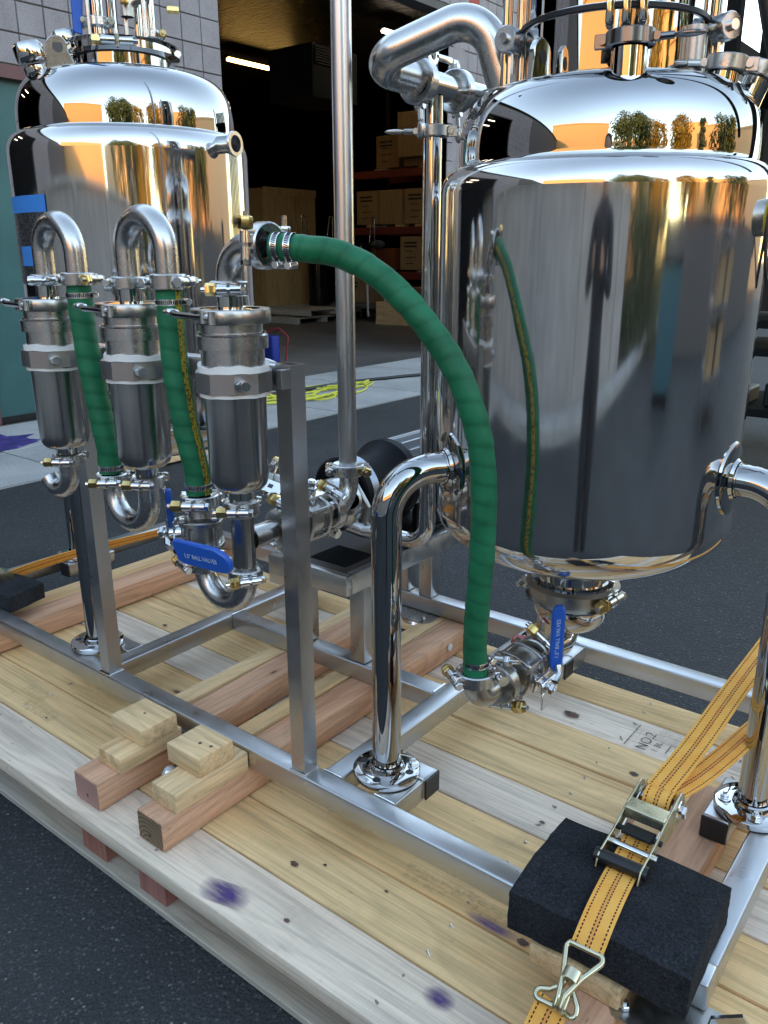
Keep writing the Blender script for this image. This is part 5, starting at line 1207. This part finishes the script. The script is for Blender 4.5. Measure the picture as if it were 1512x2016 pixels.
obj('bin_lid', MB().obox((5.6,-.3,GZ+1.19), (.25,1,0), (-1,.25,0), Z, 1.5, 1.1, .06, .02), BLK, wb)
for q in (-.5, .5): obj('wheel', MB().cyl((5.2,-.3+q,GZ+.09), (5.2,-.24+q,GZ+.09), .09, 14), BLK, wb)
ct = thing('steel_cart', 'steel shelf cart with tan cartons across the yard, mirrored in the near tank', 'cart', (4.6, 3.6, GZ))  # stands in for another skid's frames; shelves and cartons added to enrich the reflections
for px_, py_ in ((4.0,3.0),(4.0,4.4),(5.2,3.0),(5.2,4.4),(4.0,3.7)): obj('upright', MB().cyl((px_,py_,GZ), (px_,py_,GZ+1.45), .022, 10), SAT, ct)
for zz_ in (.35,.85,1.35): obj('shelf', MB().box(3.98,5.22,2.98,4.42,GZ+zz_,GZ+zz_+.04,.004), SAT, ct)
for q, (yy_, zz_) in enumerate(((3.05,.39),(3.75,.39),(3.3,.89),(3.95,.89))):
    tag(obj('cardboard_box', MB().box(4.1,4.7,yy_,yy_+.5,GZ+zz_,GZ+zz_+.32+.05*(q%2),.01), CARD2), ['carton at the near end of the low cart shelf','carton at the far end of the low cart shelf','carton at the near end of the upper cart shelf','carton at the far end of the upper cart shelf'][q], 'box', 'cartons on the steel cart')
fe = thing('yard_fence', 'dark metal picket fence behind the kerb, mirrored in the tanks', 'fence', (4, -5.2, GZ))
for z in (-.98, .12): obj('fence_rail', MB().box(-3, 12, -5.22, -5.18, z, z+.05), DARK, fe)
pk = None
for k in range(76):
    if pk is None: pk = obj('picket', MB().box(-3.0, -2.98, -5.21, -5.19, GZ, .25), DARK, fe)
    else: dupmesh(pk, 'picket', fe, (k*.2, 0, 0))
def house(label, c, w, dpt, h, ang, m, nw, rows_=2):
    t = thing('stucco_building', label, 'building', (c[0], c[1], GZ))
    t.rotation_euler.z = ang; o0 = Vector((c[0], c[1], GZ))
    def bx(*a, **k): b_ = MB(); b_.box(*a, **k); b_.v = [v+o0 for v in b_.v]; return b_
    obj('wall', bx(-w/2, w/2, -dpt/2, dpt/2, 0, h), m, t)
    obj('parapet', bx(-w/2-.15, w/2+.15, -dpt/2-.15, dpt/2+.15, h, h+.35), m, t)
    for r_ in range(rows_):
        for k in range(nw):
            x = -w/2+(k+.5)*w/nw; z = 1.1+r_*3.0
            if r_ or k % 2: continue
            fr = obj('window', bx(x-.75, x+.75, dpt/2, dpt/2+.05, z, z+1.3), mat('window_frame_%s' % label[:3], (.3,.28,.25), .6) if False else DARK, t)
            obj('pane', bx(x-.68, x+.68, dpt/2+.051, dpt/2+.06, z+.07, z+1.23), GLAS, fr)
    return t
house('long orange stucco building glowing in low sun across the yard', (2.5,-29), 20, 8, 8.6, R(6), STUC, 5)
house('tan stucco building end lit by low sun beyond the yellow trees', (38, 3), 12, 8, 9.8, R(95), STUC, 3)
house('distant tan building behind the dark tree in the yard', (32,-30), 26, 10, 6.5, R(50), STUC2, 6)
house('long low building in sun at the far right end of the yard', (24, 27), 26, 8, 7.0, R(148), STUC2, 6)
house('building with dark windows behind the slim dark tree', (30, 13), 12, 8, 7.6, R(112), STUC, 4)
def tree(label, c, h, r, m, seed, nl=2600, trunk=.28):
    t = thing('yard_tree', label, 'tree', (c[0], c[1], GZ), 'trees across the yard'); rr = random.Random(seed)
    b = MB(); b.tube(spline([(c[0],c[1],GZ),(c[0]+.1,c[1],GZ+h*.25),(c[0]-.1,c[1]+.1,GZ+h*.55)], 6), trunk, 10, rf=lambda L, t_: 1-.08*L)
    cl_ = []
    for k in range(26):
        th = rr.uniform(0, 6.28); ph = rr.uniform(-.9, 1); q = rr.uniform(.35, .85)
        p = Vector((c[0]+r*q*math.cos(th)*math.sqrt(1-ph*ph*.8), c[1]+r*q*math.sin(th)*math.sqrt(1-ph*ph*.8), GZ+h*.62+ph*h*.33)); cl_.append((p, rr.uniform(.28, .5)*r))
        b.tube([Vector((c[0],c[1],GZ+h*.4)), p.lerp(Vector((c[0],c[1],GZ+h*.45)), .4), p], .05, 5)
    obj('trunk', b, BARK, t)
    lf = MB()
    for k in range(nl):
        p0, rad = cl_[k % 26]; d = Vector((rr.gauss(0,1), rr.gauss(0,1), rr.gauss(0,1))).normalized()*rad*rr.random()**.4
        p = p0+d; a = Vector((rr.gauss(0,1), rr.gauss(0,1), rr.gauss(0,1))).normalized(); u = a.orthogonal().normalized(); w_ = a.cross(u); s_ = rr.uniform(.14, .30)
        lf.add([p-u*s_, p+w_*s_*.6, p+u*s_, p-w_*s_*.6], [(0,1,2,3)], False)
    obj('crown', lf, m, t)
def pol(a, d): return (d*math.cos(R(a)), d*math.sin(R(a)))
tree('broad dark tree left of the yellow trees across the yard', pol(-47, 17), 8.6, 4.6, LEAFD, 1, 6000)
tree('dark olive tree behind the broad dark tree', pol(-33, 23), 8.6, 3.6, LEAFG, 2)
tree('autumn yellow tree with a gap beside the dark tree', pol(-25, 22), 7.4, 3.0, LEAFY, 3)
tree('round autumn yellow tree before the tan building', pol(-8, 21), 8.4, 4.0, LEAFY, 4, 5000)
tree('slim dark tree at the far end of the yard', pol(12, 18), 6.8, 1.3, LEAFD, 5, 1500)
tree('dark leafy tree before the long low building', pol(30, 20), 7.2, 4.2, LEAFD, 7, 2600)
tree('olive tree beside the dark leafy tree at the far right', pol(40, 19), 7.0, 2.0, LEAFG, 8, 2200)
tree('slim dark tree at the near end of the orange building', pol(-119, 17), 7.4, 1.0, LEAFD, 6, 1500)

# photographer, mirrored in the tanks
def skinned(name, verts, edges, radii, m, parent, sub=2):
    me = bpy.data.meshes.new(name); o0 = org(parent); me.from_pydata([Vector(v)-o0 for v in verts], edges, [])
    o = bpy.data.objects.new(name, me); C.objects.link(o)
    md = o.modifiers.new('skin', 'SKIN'); md.use_smooth_shade = True
    for i, sv in enumerate(me.skin_vertices[0].data): sv.radius = radii[i] if isinstance(radii[i], tuple) else (radii[i], radii[i]); sv.use_root = (i == 0)
    o.modifiers.new('sub', 'SUBSURF').levels = sub
    dg = bpy.context.evaluated_depsgraph_get(); m2 = bpy.data.meshes.new_from_object(o.evaluated_get(dg)); bpy.data.objects.remove(o)
    m2.polygons.foreach_set('use_smooth', [True]*len(m2.polygons)); m2.materials.clear(); m2.materials.append(m)
    o = bpy.data.objects.new(name, m2); C.objects.link(o); o.parent = parent; return o
pb = Vector((.225,-.285,0)); fw = Vector((-.619,.785,0)); rg_ = Vector((.785,.619,0))
per = thing('person', 'standing person in dark clothes holding a phone up to take the picture', 'person', (pb.x, pb.y, GZ))
def q(f, s, z): return pb + fw*f + rg_*s + Z*z
V_ = [q(0,0,-.40), q(0,0,-.25), q(.0,0,-.02), q(-.01,0,.11), q(0,-.17,.09), q(.08,-.23,-.13), q(.20,-.10,-.05), q(0,.17,.09), q(.08,.23,-.13), q(.20,.10,-.05),
      q(0,-.075,-.46), q(.02,-.07,-.83), q(0,-.07,-1.17), q(.11,-.09,-1.205), q(0,.075,-.46), q(.0,.07,-.83), q(-.03,.07,-1.17), q(.08,.10,-1.205), q(.01,0,.19)]
E_ = [(0,1),(1,2),(2,3),(3,4),(4,5),(5,6),(3,7),(7,8),(8,9),(0,10),(10,11),(11,12),(12,13),(0,14),(14,15),(15,16),(16,17),(3,18)]
Rd = [(.13,.10),(.135,.10),(.155,.105),(.10,.08),.062,.046,.034,.062,.046,.034,.100,.075,.060,.042,.100,.075,.060,.042,.05]
skinned('clothed_body', V_, E_, Rd, CLOTH, per)
obj('head', MB().ell(q(.03,0,.33), rg_, fw, Z, .075, .095, .115, 24).ell(q(.125,0,.325), rg_, fw, Z, .012, .018, .022, 10).ell(q(.03,-.077,.325), rg_, fw, Z, .012, .018, .03, 8).ell(q(.03,.077,.325), rg_, fw, Z, .012, .018, .03, 8).cyl(q(.0,0,.18), q(.015,0,.27), .05, 16), SKIN, per)
obj('hair', MB().ell(q(.012,0,.365), rg_, fw, Z, .083, .098, .098, 20), HAIR, per)
for s_ in (-1, 1):
    hb = [q(.205,s_*.095,-.050), q(.250,s_*.085,-.035), q(.270,s_*.078,-.01)]
    vv = list(hb); ee = [(0,1),(1,2)]; rr_ = [.026,(.030,.018),(.024,.015)]
    for k in range(4):
        i0 = len(vv); zf = .012-k*.019
        vv += [q(.280,s_*(.085-.004*k),zf), q(.300,s_*(.075),zf+.002), q(.307,s_*.058,zf+.002)]; ee += [(1,i0),(i0,i0+1),(i0+1,i0+2)]; rr_ += [.010,.0085,.0075]
    i0 = len(vv); vv += [q(.260,s_*.070,.015), q(.267,s_*.055,.030)]; ee += [(1,i0),(i0,i0+1)]; rr_ += [.011,.009]
    skinned('hand', vv, ee, rr_, SKIN, per, 1)
ph = obj('phone', MB().obox(Vector((0,0,0))-F*.035+rg_*.0-Z*.045, rg_, F, rg_.cross(F), .068, .008, .140, .003), BLK); tag(ph, 'black phone held up in front of the standing person', 'phone')

# ---------------------------------------------------------------- lift everything so the ground lies at z = 0
for o in C.objects:
    if o.parent is None and o.type in {'MESH', 'EMPTY'}: o.location.z += H
